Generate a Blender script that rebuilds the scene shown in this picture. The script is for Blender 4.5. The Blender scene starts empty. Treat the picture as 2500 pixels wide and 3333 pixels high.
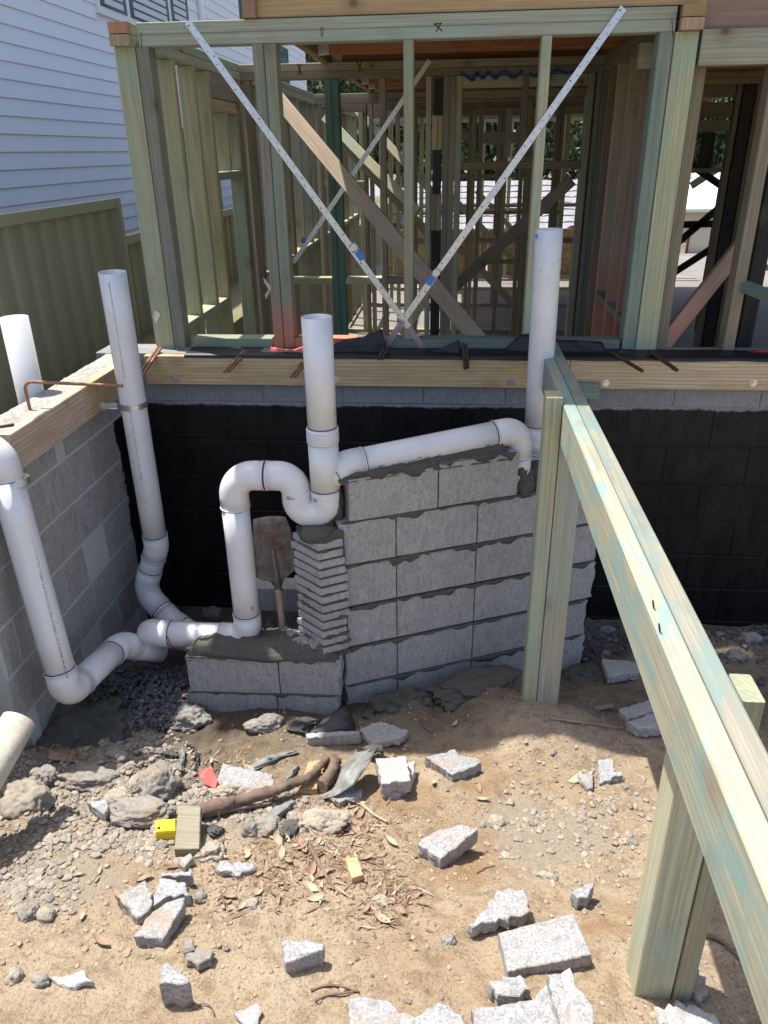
import bpy, bmesh, math, random
from math import sin, cos, tan, radians, pi, sqrt, atan2
from mathutils import Vector, Matrix, noise
random.seed(7)
V = Vector
S = bpy.context.scene
COL = S.collection
# ------------------------------------------------------------------ camera
FPX = 2480.0; TH = radians(25.37); PS = radians(5.4); RO = .016
CAM = V((0, 0, 2.2))
FW = V((-sin(PS)*cos(TH), cos(PS)*cos(TH), -sin(TH))); R0 = V((cos(PS), sin(PS), 0)); U0 = R0.cross(FW)
RT = R0*cos(RO)-U0*sin(RO); UP = U0*cos(RO)+R0*sin(RO)
cd = bpy.data.cameras.new('camera'); cam = bpy.data.objects.new('camera', cd); COL.objects.link(cam)
M = Matrix((RT, UP, -FW)).transposed().to_4x4(); M.translation = CAM
cam.matrix_world = M
cd.sensor_fit = 'VERTICAL'; cd.sensor_height = 36.0; cd.lens = 36.0*FPX/3333.0
cd.clip_start = .05; cd.clip_end = 3000
S.camera = cam
# ------------------------------------------------------------------ light
SUN = V((-.336, .146, 1.0)).normalized()
w = bpy.data.worlds.new('World'); S.world = w; w.use_nodes = True
wn = w.node_tree; wn.nodes.clear()
sky = wn.nodes.new('ShaderNodeTexSky'); sky.sky_type = 'NISHITA'; sky.sun_disc = False
sky.sun_elevation = math.asin(SUN.z); sky.sun_rotation = atan2(SUN.x, SUN.y)
sky.dust_density = 2.5; sky.air_density = .8; sky.ozone_density = .6
bg = wn.nodes.new('ShaderNodeBackground'); bg.inputs[1].default_value = .14
wo = wn.nodes.new('ShaderNodeOutputWorld')
wn.links.new(sky.outputs[0], bg.inputs[0]); wn.links.new(bg.outputs[0], wo.inputs[0])
sl = bpy.data.lights.new('sun', 'SUN'); sl.energy = 3.8; sl.angle = radians(.5); sl.color = (1, .955, .89)
so = bpy.data.objects.new('sun', sl); COL.objects.link(so)
so.rotation_euler = SUN.to_track_quat('Z', 'Y').to_euler(); so.location = (-3, 2, 9)
S.view_settings.view_transform = 'Standard'; S.view_settings.look = 'None'
S.view_settings.exposure = 1.05; S.view_settings.gamma = 1
S.view_settings.use_curve_mapping = False
S.render.engine = 'CYCLES'
S.cycles.max_bounces = 8; S.cycles.diffuse_bounces = 5
# ------------------------------------------------------------------ where a sight line of the photograph meets the place
def ray(x, y): return FW+RT*((x-1250)/FPX)-UP*((y-1666.5)/FPX)
def atY(x, y, Y): d = ray(x, y); return CAM+d*(Y/d.y)
def atX(x, y, X): d = ray(x, y); return CAM+d*(X/d.x)
def atZ(x, y, Z): d = ray(x, y); return CAM+d*((Z-CAM.z)/d.z)
def atP(x, y, P, n): d = ray(x, y); return CAM+d*((P-CAM).dot(n)/d.dot(n))
# ------------------------------------------------------------------ node helpers
class NT:
    def __init__(s, name):
        s.m = bpy.data.materials.new(name); s.m.use_nodes = True
        s.t = s.m.node_tree; s.t.nodes.clear()
        s.o = s.n('ShaderNodeOutputMaterial'); s.b = s.n('ShaderNodeBsdfPrincipled')
        s.l(s.b.outputs[0], s.o.inputs[0])
        s.tc = s.n('ShaderNodeTexCoord')
    def n(s, t): return s.t.nodes.new(t)
    def l(s, a, b): s.t.links.new(a, b)
    def put(s, v, sock):
        if hasattr(v, 'links') or isinstance(v, bpy.types.NodeSocket): s.l(v, sock)
        else: sock.default_value = v
    def objc(s, scale=(1, 1, 1), rnd=True, world=False):
        mp = s.n('ShaderNodeVectorMath'); mp.operation = 'MULTIPLY'
        if world: g = s.n('ShaderNodeNewGeometry').outputs['Position']
        else: g = s.tc.outputs['Object']
        if rnd and not world:
            oi = s.n('ShaderNodeObjectInfo'); mu = s.math('MULTIPLY', oi.outputs['Random'], 37.0)
            ad = s.n('ShaderNodeVectorMath'); s.l(g, ad.inputs[0]); s.l(mu, ad.inputs[1]); g = ad.outputs[0]
        s.l(g, mp.inputs[0]); mp.inputs[1].default_value = scale
        return mp.outputs[0]
    def noise(s, vec, scale=5, det=4, rough=.6, dist=0, out=0):
        q = s.n('ShaderNodeTexNoise'); s.l(vec, q.inputs['Vector'])
        q.inputs['Scale'].default_value = scale; q.inputs['Detail'].default_value = det
        q.inputs['Roughness'].default_value = rough; q.inputs['Distortion'].default_value = dist
        return q.outputs[out]
    def vor(s, vec, scale=5, feat='F1', out='Distance'):
        q = s.n('ShaderNodeTexVoronoi'); q.feature = feat; s.l(vec, q.inputs['Vector']); q.inputs['Scale'].default_value = scale
        return q.outputs[out]
    def math(s, op, a, b=0.0, clamp=False):
        q = s.n('ShaderNodeMath'); q.operation = op; q.use_clamp = clamp
        s.put(a, q.inputs[0]); s.put(b, q.inputs[1]); return q.outputs[0]
    def ramp(s, f, stops):
        q = s.n('ShaderNodeValToRGB'); s.l(f, q.inputs[0]); e = q.color_ramp.elements
        while len(e) < len(stops): e.new(.5)
        for i, (p, c) in enumerate(stops):
            e[i].position = p
            e[i].color = (c, c, c, 1) if not hasattr(c, '__len__') else (*c, 1)
        return q.outputs[0]
    def mix(s, f, a, b, mode='MIX'):
        q = s.n('ShaderNodeMix'); q.data_type = 'RGBA'; q.blend_type = mode
        s.put(f, q.inputs[0])
        for v, k in ((a, 6), (b, 7)):
            if isinstance(v, tuple): q.inputs[k].default_value = (*v, 1)
            else: s.l(v, q.inputs[k])
        return q.outputs[2]
    def bump(s, h, strength=.3, dist=.01, prev=None):
        q = s.n('ShaderNodeBump'); s.l(h, q.inputs['Height']); q.inputs['Strength'].default_value = strength
        q.inputs['Distance'].default_value = dist
        if prev is not None: s.l(prev, q.inputs['Normal'])
        s.l(q.outputs[0], s.b.inputs['Normal']); return q.outputs[0]
    def fin(s, col=None, rough=.6, metal=0, spec=None):
        if col is not None:
            if isinstance(col, tuple): s.b.inputs['Base Color'].default_value = (*col, 1)
            else: s.l(col, s.b.inputs['Base Color'])
        s.put(rough, s.b.inputs['Roughness']); s.b.inputs['Metallic'].default_value = metal
        if spec is not None: s.b.inputs['Specular IOR Level'].default_value = spec
        return s.m
    def pos(s):
        q = s.n('ShaderNodeSeparateXYZ'); g = s.n('ShaderNodeNewGeometry'); s.l(g.outputs['Position'], q.inputs[0]); return q.outputs

def timber(name, a, b, tint=(.30, .40, .30), tamt=.5, red=None, knots=True, dark=.55, ring=.25, tsc=1.0):
    s = NT(name)
    v = s.objc((.7, 1, 1))
    g1 = s.noise(s.objc((.9, 16, 16)), 2.2, 5, .62, .6)
    g2 = s.noise(s.objc((1.5, 90, 90)), 1.6, 3, .6)
    c = s.mix(s.ramp(g1, [(.3, 0.), (.7, 1.)]), a, b)
    c = s.mix(s.math('MULTIPLY', s.ramp(g2, [(.35, 1.), (.60, 0.)]), .5), c, tuple(x*dark for x in a))
    wv = s.n('ShaderNodeTexWave'); wv.wave_type = 'RINGS'; wv.rings_direction = 'X'
    s.l(s.objc((.11, 1, 1)), wv.inputs['Vector']); wv.inputs['Scale'].default_value = 26; wv.inputs['Distortion'].default_value = 4
    wv.inputs['Detail'].default_value = 3; wv.inputs['Detail Scale'].default_value = 1.4
    c = s.mix(s.math('MULTIPLY', s.ramp(wv.outputs['Fac'], [(.5, 0.), (.85, 1.)]), ring), c, tuple(x*.62 for x in a))
    if tamt > 0:
        t = s.noise(s.objc((1.6*tsc, 4*tsc, 4*tsc)), 1.3, 5, .65, .8)
        c = s.mix(s.math('MULTIPLY', s.ramp(t, [(.44, 0.), (.60, 1.)]), tamt), c, tint)
    st = s.noise(s.objc((2.5, 5, 5)), 1.1, 5, .7)
    c = s.mix(s.math('MULTIPLY', s.ramp(st, [(.55, 0.), (.72, 1.)]), .35), c, tuple(x*.45 for x in a))
    if knots:
        kq = s.n('ShaderNodeTexVoronoi'); s.l(s.objc((6.5, 8.5, 8.5)), kq.inputs['Vector']); kq.inputs['Scale'].default_value = .8
        ks = s.n('ShaderNodeSeparateColor'); s.l(kq.outputs['Color'], ks.inputs[0]); k = s.math('ADD', kq.outputs['Distance'], s.ramp(ks.outputs[0], [(.26, 0.), (.28, 1.)]))
        c = s.mix(s.ramp(k, [(.07, .9), (.15, 0.)]), c, (.12, .07, .045))
        c = s.mix(s.math('MULTIPLY', s.ramp(k, [(.15, 1.), (.36, 0.)]), .4), c, (.2, .12, .06))
    oi = s.n('ShaderNodeObjectInfo')
    hv = s.n('ShaderNodeHueSaturation'); s.l(c, hv.inputs['Color'])
    s.l(s.math('ADD', s.math('MULTIPLY', oi.outputs['Random'], .42), .8), hv.inputs['Value'])
    r2 = s.math('FRACT', s.math('MULTIPLY', oi.outputs['Random'], 7.13))
    s.l(s.math('ADD', s.math('MULTIPLY', r2, .035), .482), hv.inputs['Hue'])
    s.l(s.math('ADD', s.math('MULTIPLY', s.math('FRACT', s.math('MULTIPLY', oi.outputs['Random'], 17.3)), .5), .72), hv.inputs['Saturation'])
    c = hv.outputs[0]
    if red:   # red bounce off the plastic film, put into the colour of the stud foot
        p = s.pos()
        nz = s.noise(s.objc((6, 6, 6), world=True), 3, 4, .7)
        m = s.math('ADD', p[2], s.math('MULTIPLY', nz, .25))
        mk = s.ramp(s.math('SUBTRACT', m, red[0]), [(0., 1.), (red[1], 0.)])
        c = s.mix(s.math('MULTIPLY', mk, red[3]), c, red[2])
    s.bump(s.math('ADD', g2, s.math('MULTIPLY', g1, .6)), .35, .0015)
    return s.fin(c, .72, spec=.25)

def concrete(name, a, b, speck=.5, scale=1.0, bumpd=.004, streak=False, paint=None):
    s = NT(name)
    v = s.objc((scale,)*3)
    n1 = s.noise(v, 9, 6, .7); n2 = s.noise(v, 260, 3, .8)
    vv = s.objc((scale*1.0, scale*1.0, scale*.55)) if streak else v
    n3 = s.noise(vv, 150, 5, .8, .5)
    c = s.mix(s.ramp(n1, [(.3, 0.), (.7, 1.)]), a, b)
    c = s.mix(s.math('MULTIPLY', s.ramp(n3, [(.38, 1.), (.56, 0.)]), speck), c, tuple(x*.5 for x in a))
    n5 = s.noise(s.objc((scale*1.0, scale*1.0, scale*.3)) if streak else v, 48, 6, .8, 1.2)
    c = s.mix(s.math('MULTIPLY', s.ramp(n5, [(.36, 1.), (.5, 0.)]), speck*.75), c, tuple(x*.5 for x in a))
    c = s.mix(s.math('MULTIPLY', s.ramp(n5, [(.52, 0.), (.68, 1.)]), speck*.5), c, tuple(min(1, x*1.3) for x in b))
    c = s.mix(s.math('MULTIPLY', s.ramp(n2, [(.55, 0.), (.72, 1.)]), speck*.5), c, tuple(min(1, x*1.6) for x in b))
    oi = s.n('ShaderNodeObjectInfo')
    hv = s.n('ShaderNodeHueSaturation'); s.l(c, hv.inputs['Color'])
    s.l(s.math('ADD', s.math('MULTIPLY', oi.outputs['Random'], .12), .94), hv.inputs['Value']); c = hv.outputs[0]
    rough = .92
    h = s.math('ADD', s.math('ADD', s.math('MULTIPLY', n3, 1.0), s.math('MULTIPLY', n5, 1.0)), s.math('MULTIPLY', n2, .5))
    if paint:
        m = paint(s); c = s.mix(m, c, s.mix(s.ramp(s.noise(s.objc((3, 3, 1), world=True), 4, 5, .8), [(.35, 0.), (.7, 1.)]), (.004, .004, .005), (.022, .020, .019)))
        rough = s.math('SUBTRACT', .92, s.math('MULTIPLY', m, .5))
    s.bump(h, .55, bumpd)
    return s.fin(c, rough, spec=.25)

def plain(name, col, rough=.6, metal=0, nz=.0, nscale=20, spec=None, bumpd=0):
    s = NT(name)
    if nz:
        n = s.noise(s.objc(), nscale, 5, .65)
        c = s.mix(s.ramp(n, [(.3, 0.), (.7, 1.)]), tuple(x*(1-nz) for x in col), tuple(min(1, x*(1+nz)) for x in col))
        if bumpd: s.bump(n, .5, bumpd)
        return s.fin(c, rough, metal, spec)
    return s.fin(col, rough, metal, spec)

MT = {}
MT['green'] = timber('treated_pine_green', (.36, .34, .22), (.49, .455, .31), (.27, .37, .29), .55)
MT['plate'] = timber('treated_pine_pale_green', (.33, .35, .245), (.43, .43, .30), (.27, .37, .30), .6)
MT['teal'] = timber('treated_pine_teal', (.09, .17, .13), (.14, .22, .17), (.07, .2, .17), .5, knots=False)
MT['brown'] = timber('treated_pine_brown', (.28, .225, .15), (.39, .32, .22), (.27, .28, .19), .35)
MT['grey'] = timber('weathered_pine_grey', (.26, .24, .175), (.36, .33, .245), (.25, .27, .2), .4)
MT['yellow'] = timber('treated_pine_yellow', (.41, .375, .215), (.52, .475, .295), (.33, .40, .27), .45)
MT['greenred'] = timber('pine_with_red_bounce_at_foot', (.27, .27, .17), (.42, .37, .25), (.24, .34, .26), .4, red=(1.50, .24, (.60, .17, .10), .75))
MT['pale'] = timber('treated_pine_blue_green', (.19, .235, .18), (.27, .30, .22), (.16, .26, .22), .5, knots=False)
MT['pink'] = timber('pine_pink_stain', (.42, .31, .21), (.54, .41, .29), (.42, .38, .27), .35, red=(1.5, .35, (.6, .22, .14), .6))
MT['beam'] = timber('treated_pine_beam', (.33, .32, .225), (.42, .40, .29), (.18, .30, .29), .75, dark=.55, tsc=2.6)
MT['pine'] = timber('bare_pine', (.54, .39, .22), (.66, .51, .31), (.38, .25, .14), .35, ring=.5, tsc=1.8)
MT['lvl'] = timber('orange_rim_board', (.42, .26, .14), (.52, .34, .20), (.4, .26, .16), .3)
MT['ply'] = timber('pink_plywood', (.42, .25, .18), (.50, .32, .24), (.44, .3, .22), .3)
MT['joist'] = timber('red_joist', (.34, .17, .10), (.48, .27, .17), (.3, .16, .1), .3, knots=False)
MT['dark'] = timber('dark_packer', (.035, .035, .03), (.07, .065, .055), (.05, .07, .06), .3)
MT['block'] = concrete('grey_block', (.38, .37, .35), (.47, .46, .44), .65, 1, .004, True)
MT['slabpiece'] = concrete('broken_block_face', (.36, .36, .36), (.44, .44, .44), 1.0, 1, .006)
MT['rock'] = concrete('old_concrete', (.28, .26, .23), (.38, .355, .32), .5, 1, .012)
MT['stone'] = concrete('pale_stone', (.36, .32, .25), (.46, .41, .33), .4, 1, .01)
MT['mortar'] = concrete('grey_mortar', (.085, .08, .066), (.13, .12, .10), .25, .6, .006)
MT['drymortar'] = concrete('pale_mortar', (.26, .255, .24), (.36, .35, .33), .25, .6, .006)
MT['walltop'] = concrete('rough_concrete_top', (.36, .33, .29), (.55, .52, .48), .7, .5, .012)
def dirtied(name, src):
    m = MT[src].copy(); m.name = name; t = m.node_tree; b = [n for n in t.nodes if n.type == 'BSDF_PRINCIPLED'][0]; old = b.inputs['Base Color'].links[0].from_socket
    nz = t.nodes.new('ShaderNodeTexNoise'); tc = t.nodes.new('ShaderNodeNewGeometry'); t.links.new(tc.outputs['Position'], nz.inputs['Vector']); nz.inputs['Scale'].default_value = 9; nz.inputs['Detail'].default_value = 6; nz.inputs['Roughness'].default_value = .7
    r = t.nodes.new('ShaderNodeValToRGB'); t.links.new(nz.outputs[0], r.inputs[0]); r.color_ramp.elements[0].position = .5; r.color_ramp.elements[0].color = (0, 0, 0, 1); r.color_ramp.elements[1].position = .68; r.color_ramp.elements[1].color = (.8, .8, .8, 1)
    mx = t.nodes.new('ShaderNodeMix'); mx.data_type = 'RGBA'; t.links.new(r.outputs[0], mx.inputs[0]); t.links.new(old, mx.inputs[6]); mx.inputs[7].default_value = (.36, .26, .165, 1); t.links.new(mx.outputs[2], b.inputs['Base Color'])
    return m
MT['slabpiece'] = dirtied('dusty_broken_block', 'slabpiece'); MT['rock'] = dirtied('dusty_concrete', 'rock')
def back_paint(s):
    p = s.pos(); nz = s.noise(s.objc((1, 1, 1), world=True), 9, 5, .75)
    m = s.math('ADD', p[2], s.math('MULTIPLY', s.math('SUBTRACT', nz, .5), .05))
    return s.ramp(s.math('SUBTRACT', m, 1.03), [(.015, 1.), (.022, 0.)])
def left_paint(s):
    p = s.pos(); nz = s.noise(s.objc((1, 1, 1), world=True), 7, 5, .75)
    m = s.math('SUBTRACT', s.math('ADD', p[1], s.math('MULTIPLY', s.math('SUBTRACT', nz, .5), .14)), 3.32)
    a = s.ramp(m, [(0., 0.), (.01, 1.)])
    b = s.ramp(s.math('SUBTRACT', p[2], 1.05), [(0., 1.), (.01, 0.)])
    return s.math('MULTIPLY', a, b)
MT['backblock'] = concrete('retaining_block_back', (.26, .26, .26), (.34, .34, .34), .45, 1, .003, True, back_paint)
MT['leftblock'] = concrete('retaining_block_left', (.37, .365, .35), (.46, .45, .43), .6, 1, .003, True, left_paint)
MT['backjoint'] = concrete('joint_back', (.25, .25, .24), (.33, .33, .32), .3, 1, .002, False, back_paint)
MT['leftjoint'] = concrete('joint_left', (.50, .50, .48), (.58, .58, .55), .25, 1, .002, False, left_paint)
def pvc():
    s = NT('white_pvc'); n = s.noise(s.objc(), 6, 5, .6); n2 = s.noise(s.objc(), 30, 4, .7)
    c = s.mix(s.ramp(n, [(.35, 0.), (.75, 1.)]), (.76, .76, .76), (.68, .67, .64))
    c = s.mix(s.math('MULTIPLY', s.ramp(s.math('MULTIPLY', n, n2), [(.36, 0.), (.44, 1.)]), .35), c, (.42, .36, .27))
    return s.fin(c, .25, spec=.5)
MT['pvc'] = pvc()
MT['dirtypvc'] = concrete('dirty_pvc', (.5, .46, .36), (.66, .62, .54), .3, .5, .001)
MT['marker'] = plain('blue_marker', (.008, .015, .14), .6)
MT['ink'] = plain('black_ink', (.02, .02, .02), .7)
MT['redink'] = plain('red_ink', (.6, .05, .06), .7)
MT['greyink'] = plain('grey_print', (.12, .12, .14), .7)
MT['blueink'] = plain('blue_spray', (.02, .08, .25), .7, nz=.3)
MT['zinc'] = plain('galvanised_steel', (.62, .64, .67), .38, .9, .12, 60)
MT['zincdark'] = plain('punched_hole', (.03, .03, .03), .9)
MT['purple'] = plain('tarnished_strap', (.35, .28, .34), .4, .8, .3, 12)
MT['bluepaint'] = plain('blue_film', (.06, .2, .62), .4)
MT['rust'] = plain('rusty_steel', (.30, .155, .09), .75, .2, .4, 60, bumpd=.002)
MT['rustd'] = plain('dark_rusty_steel', (.09, .045, .03), .75, .2, .4, 60, bumpd=.002)
MT['plastic'] = plain('black_plastic', (.010, .011, .014), .5, 0, .3, 10, bumpd=.003)
MT['dusty'] = plain('dusty_black_plastic', (.065, .062, .06), .75, 0, .6, 7, bumpd=.006)
MT['greyplastic'] = plain('grey_damp_course', (.20, .205, .19), .55, 0, .4, 14, bumpd=.006)
MT['redfilm'] = plain('red_film', (.62, .06, .045), .5, 0, .15, 10)
MT['yellow_cap'] = plain('yellow_plastic', (.78, .62, .01), .4, 0, .06, 10)
MT['fence'] = plain('olive_steel_fence', (.25, .255, .175), .5, 0, .05, 3)
MT['fencerail'] = plain('olive_steel_rail', (.28, .285, .2), .45)
MT['siding'] = plain('white_weatherboard', (.78, .80, .87), .6, 0, .02, 3)
MT['white'] = plain('white_frame', (.80, .80, .82), .4)
MT['glass'] = plain('window_glass', (.10, .14, .2), .08, 0, .5, 1.5, spec=.8)
MT['slat'] = plain('shutter_slat', (.65, .67, .7), .5)
MT['slab'] = concrete('floor_slab', (.17, .16, .145), (.25, .235, .215), .2, .2, .002)
MT['osb'] = plain('strand_board', (.38, .24, .11), .8, 0, .55, 24)
MT['rooftile'] = plain('pale_roof_tile', (.24, .24, .25), .7, 0, .15, 6)
MT['cream'] = plain('cream_fence', (.62, .55, .42), .5, 0, .05, 4)
MT['maroon'] = plain('maroon_rail', (.18, .03, .03), .5)
MT['bark'] = plain('bark', (.16, .11, .08), .9, 0, .4, 20, bumpd=.01)
MT['dryleaf'] = plain('dry_leaf', (.27, .175, .12), .7, 0, .35, 8)
MT['dryleaf2'] = plain('pale_dry_leaf', (.38, .29, .20), .7, 0, .3, 8)
MT['shovel'] = None
def shv():
    s = NT('worn_shovel_steel'); n = s.noise(s.objc(), 12, 6, .7); n2 = s.noise(s.objc((1, 1, .3)), 22, 4, .6)
    c = s.mix(s.ramp(n, [(.35, 0.), (.6, 1.)]), (.15, .095, .06), (.30, .28, .27))
    c = s.mix(s.ramp(n2, [(.5, 0.), (.7, 1.)]), c, (.16, .085, .045))
    s.bump(n, .4, .003); return s.fin(c, .5, .35)
MT['shovel'] = shv()
def leafm(name, a, b):
    s = NT(name); oi = s.n('ShaderNodeObjectInfo'); n = s.noise(s.objc(), 1.3, 4, .6)
    g = s.n('ShaderNodeNewGeometry'); r = g.outputs['Random Per Island']
    c = s.mix(r, a, b); c = s.mix(s.math('MULTIPLY', s.ramp(n, [(.4, 0.), (.65, 1.)]), .5), c, tuple(x*1.8 for x in b))
    s.b.inputs['Transmission Weight'].default_value = 0
    return s.fin(c, .5)
MT['foliage'] = leafm('gum_foliage', (.035, .055, .025), (.10, .14, .05))
MT['shrub'] = leafm('bright_shrub', (.12, .2, .03), (.3, .38, .05))
def soil():
    s = NT('sandy_soil')
    at = s.n('ShaderNodeAttribute'); at.attribute_name = 'soil'
    sp = s.n('ShaderNodeSeparateColor'); s.l(at.outputs['Color'], sp.inputs[0])
    v = s.objc((1, 1, 1), world=True)
    n1 = s.noise(v, 2.2, 6, .65); n2 = s.noise(v, 16, 6, .75, .4); n3 = s.noise(v, 110, 4, .8); n4 = s.noise(v, 420, 2, .7)
    c = s.mix(s.ramp(n1, [(.35, 0.), (.65, 1.)]), (.44, .33, .215), (.56, .455, .32))
    c = s.mix(s.math('MULTIPLY', s.ramp(n2, [(.38, 1.), (.5, 0.)]), .5), c, (.22, .145, .09))
    c = s.mix(s.math('MULTIPLY', s.ramp(n2, [(.55, 0.), (.68, 1.)]), .5), c, (.48, .41, .31))
    c = s.mix(s.math('MULTIPLY', s.ramp(n3, [(.38, 1.), (.46, 0.)]), .55), c, (.16, .095, .055))
    c = s.mix(s.math('MULTIPLY', s.ramp(n3, [(.6, 0.), (.68, 1.)]), .5), c, (.6, .52, .42))
    nm = s.noise(v, 8, 9, .75, .6)
    def mk(ch, hi): return s.ramp(s.math('ADD', ch, s.math('MULTIPLY', s.math('SUBTRACT', nm, .5), 1.5)), [(.32, 0.), (.75, hi)])
    c = s.mix(mk(sp.outputs[0], .8), c, s.mix(n2, (.47, .41, .32), (.33, .28, .22)))
    c = s.mix(mk(sp.outputs[1], .8), c, s.mix(n2, (.42, .265, .14), (.29, .175, .09)))
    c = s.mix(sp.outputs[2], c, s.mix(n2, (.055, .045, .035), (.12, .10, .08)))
    h = s.math('ADD', s.math('ADD', s.math('MULTIPLY', n2, 1.2), s.math('MULTIPLY', n3, .8)), s.math('MULTIPLY', n4, .3))
    s.bump(h, 1.0, .016)
    return s.fin(c, .95, spec=.1)
MT['soil'] = soil()
MT['farground'] = plain('far_ground', (.16, .15, .08), .95, 0, .4, .3)
MT['pebble'] = None
def peb(name, a, b, dk):
    s = NT(name); r = s.n('ShaderNodeNewGeometry').outputs['Random Per Island']
    c = s.mix(s.ramp(r, [(.0, 0.), (1., 1.)]), a, b)
    c = s.mix(s.ramp(r, [(.80, 0.), (.84, 1.)]), c, dk)
    n = s.noise(s.objc(), 120, 3, .7); c = s.mix(s.math('MULTIPLY', n, .5), c, tuple(x*.5 for x in a))
    s.bump(n, .5, .002); return s.fin(c, .9, spec=.15)
MT['pebble'] = peb('soil_pebbles', (.34, .265, .18), (.44, .36, .26), (.20, .175, .15))
MT['gravel'] = peb('blue_gravel', (.09, .09, .095), (.19, .18, .175), (.26, .23, .2))
MT['rubblem'] = peb('rubble_grit', (.30, .26, .21), (.44, .39, .32), (.27, .25, .23))
# ------------------------------------------------------------------ object helpers
def tag(o, label=None, cat=None, group=None, kind=None):
    if label: o['label'] = label
    if cat: o['category'] = cat
    if group: o['group'] = group
    if kind: o['kind'] = kind
    return o
def thing(name, label, cat, loc=(0, 0, 0), group=None):
    o = bpy.data.objects.new(name, None); COL.objects.link(o); o.location = loc; o.empty_display_size = .1
    o['wl'] = tuple(loc)
    return tag(o, label, cat, group)
def wloc(par):
    p = V((0, 0, 0))
    while par is not None: p = p+par.location; par = par.parent
    return p
def link(name, me, mat, par=None, mw=None):
    o = bpy.data.objects.new(name, me); COL.objects.link(o)
    if mat is not None and not me.materials: me.materials.append(MT[mat] if isinstance(mat, str) else mat)
    mw = mw or Matrix()
    if par is not None:
        o.parent = par; mw = Matrix.Translation(-wloc(par)) @ mw
    o.matrix_basis = mw
    return o
def mesh(name, verts, faces, smooth=False):
    me = bpy.data.meshes.new(name); me.from_pydata([tuple(v) for v in verts], [], faces); me.update()
    if smooth:
        for p in me.polygons: p.use_smooth = True
    return me
def centered(name, verts, faces, mat, par=None, smooth=False):
    """mesh from world coordinates with its origin at its own middle"""
    vs = [V(v) for v in verts]; c = sum(vs, V())/len(vs)
    me = mesh(name, [v-c for v in vs], faces, smooth)
    return link(name, me, mat, par, Matrix.Translation(c))
def recalc(o):
    bm = bmesh.new(); bm.from_mesh(o.data); bmesh.ops.recalc_face_normals(bm, faces=bm.faces); bm.to_mesh(o.data); bm.free(); return o
def frame_m(p0, p1, up=V((0, 0, 1))):
    x = (V(p1)-V(p0)).normalized(); up = V(up)
    if abs(x.dot(up)) > .99: up = V((0, 1, 0))
    y = up.cross(x).normalized(); z = x.cross(y)
    m = Matrix((x, y, z)).transposed().to_4x4(); m.translation = (V(p0)+V(p1))/2
    return m, (V(p1)-V(p0)).length
def prism8(L, w_, h_, b=.003):
    a, c = w_/2, h_/2
    cs = [(-a+b, -c), (a-b, -c), (a, -c+b), (a, c-b), (a-b, c), (-a+b, c), (-a, c-b), (-a, -c+b)]
    vs = [(-L/2, y, z) for y, z in cs]+[(L/2, y, z) for y, z in cs]
    fs = [tuple(range(7, -1, -1)), tuple(range(8, 16))]+[(i, (i+1) % 8, 8+(i+1) % 8, 8+i) for i in range(8)]
    return vs, fs
def board(name, par, p0, p1, w_, h_, mat, up=(0, 0, 1), b=.0025):
    """a stick of timber: w_ is its size across, h_ its size along up"""
    m, L = frame_m(p0, p1, up); vs, fs = prism8(L, w_, h_, b)
    return link(name, mesh(name, vs, fs), mat, par, m)
def post(name, par, x0, x1, y0, y1, z0, z1, mat):
    m, L = frame_m((0, 0, z0), (0, 0, z1), (0, 1, 0)); m.translation = V(((x0+x1)/2, (y0+y1)/2, (z0+z1)/2))
    vs, fs = prism8(L, abs(x1-x0), abs(y1-y0)); return link(name, mesh(name, vs, fs), mat, par, m)
def box(name, par, lo, hi, mat, b=.002):
    c = (V(lo)+V(hi))/2; d = V(hi)-V(lo); vs, fs = prism8(d.x, d.y, d.z, min(b, min(d)/3))
    return link(name, mesh(name, vs, fs), mat, par, Matrix.Translation(c))
def arcpath(pts, rad):
    """polyline with rounded corners"""
    pts = [V(p) for p in pts]; out = [pts[0]]
    for i in range(1, len(pts)-1):
        a, b, c = pts[i-1], pts[i], pts[i+1]; u = (a-b).normalized(); v = (c-b).normalized()
        ang = u.angle(v); r = rad if not isinstance(rad, (list, tuple)) else rad[i-1]
        t = r/tan(ang/2); t = min(t, (a-b).length*.49, (c-b).length*.49); r = t*tan(ang/2)
        ce = b+(u+v).normalized()*(r/sin(ang/2)); s0 = b+u*t-ce; s1 = b+v*t-ce
        n = max(4, int((pi-ang)/radians(9)))
        ax = s0.cross(s1).normalized(); tot = s0.angle(s1)
        for k in range(n+1): out.append(ce+Matrix.Rotation(tot*k/n, 3, ax) @ s0)
    out.append(pts[-1]); return out
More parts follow.
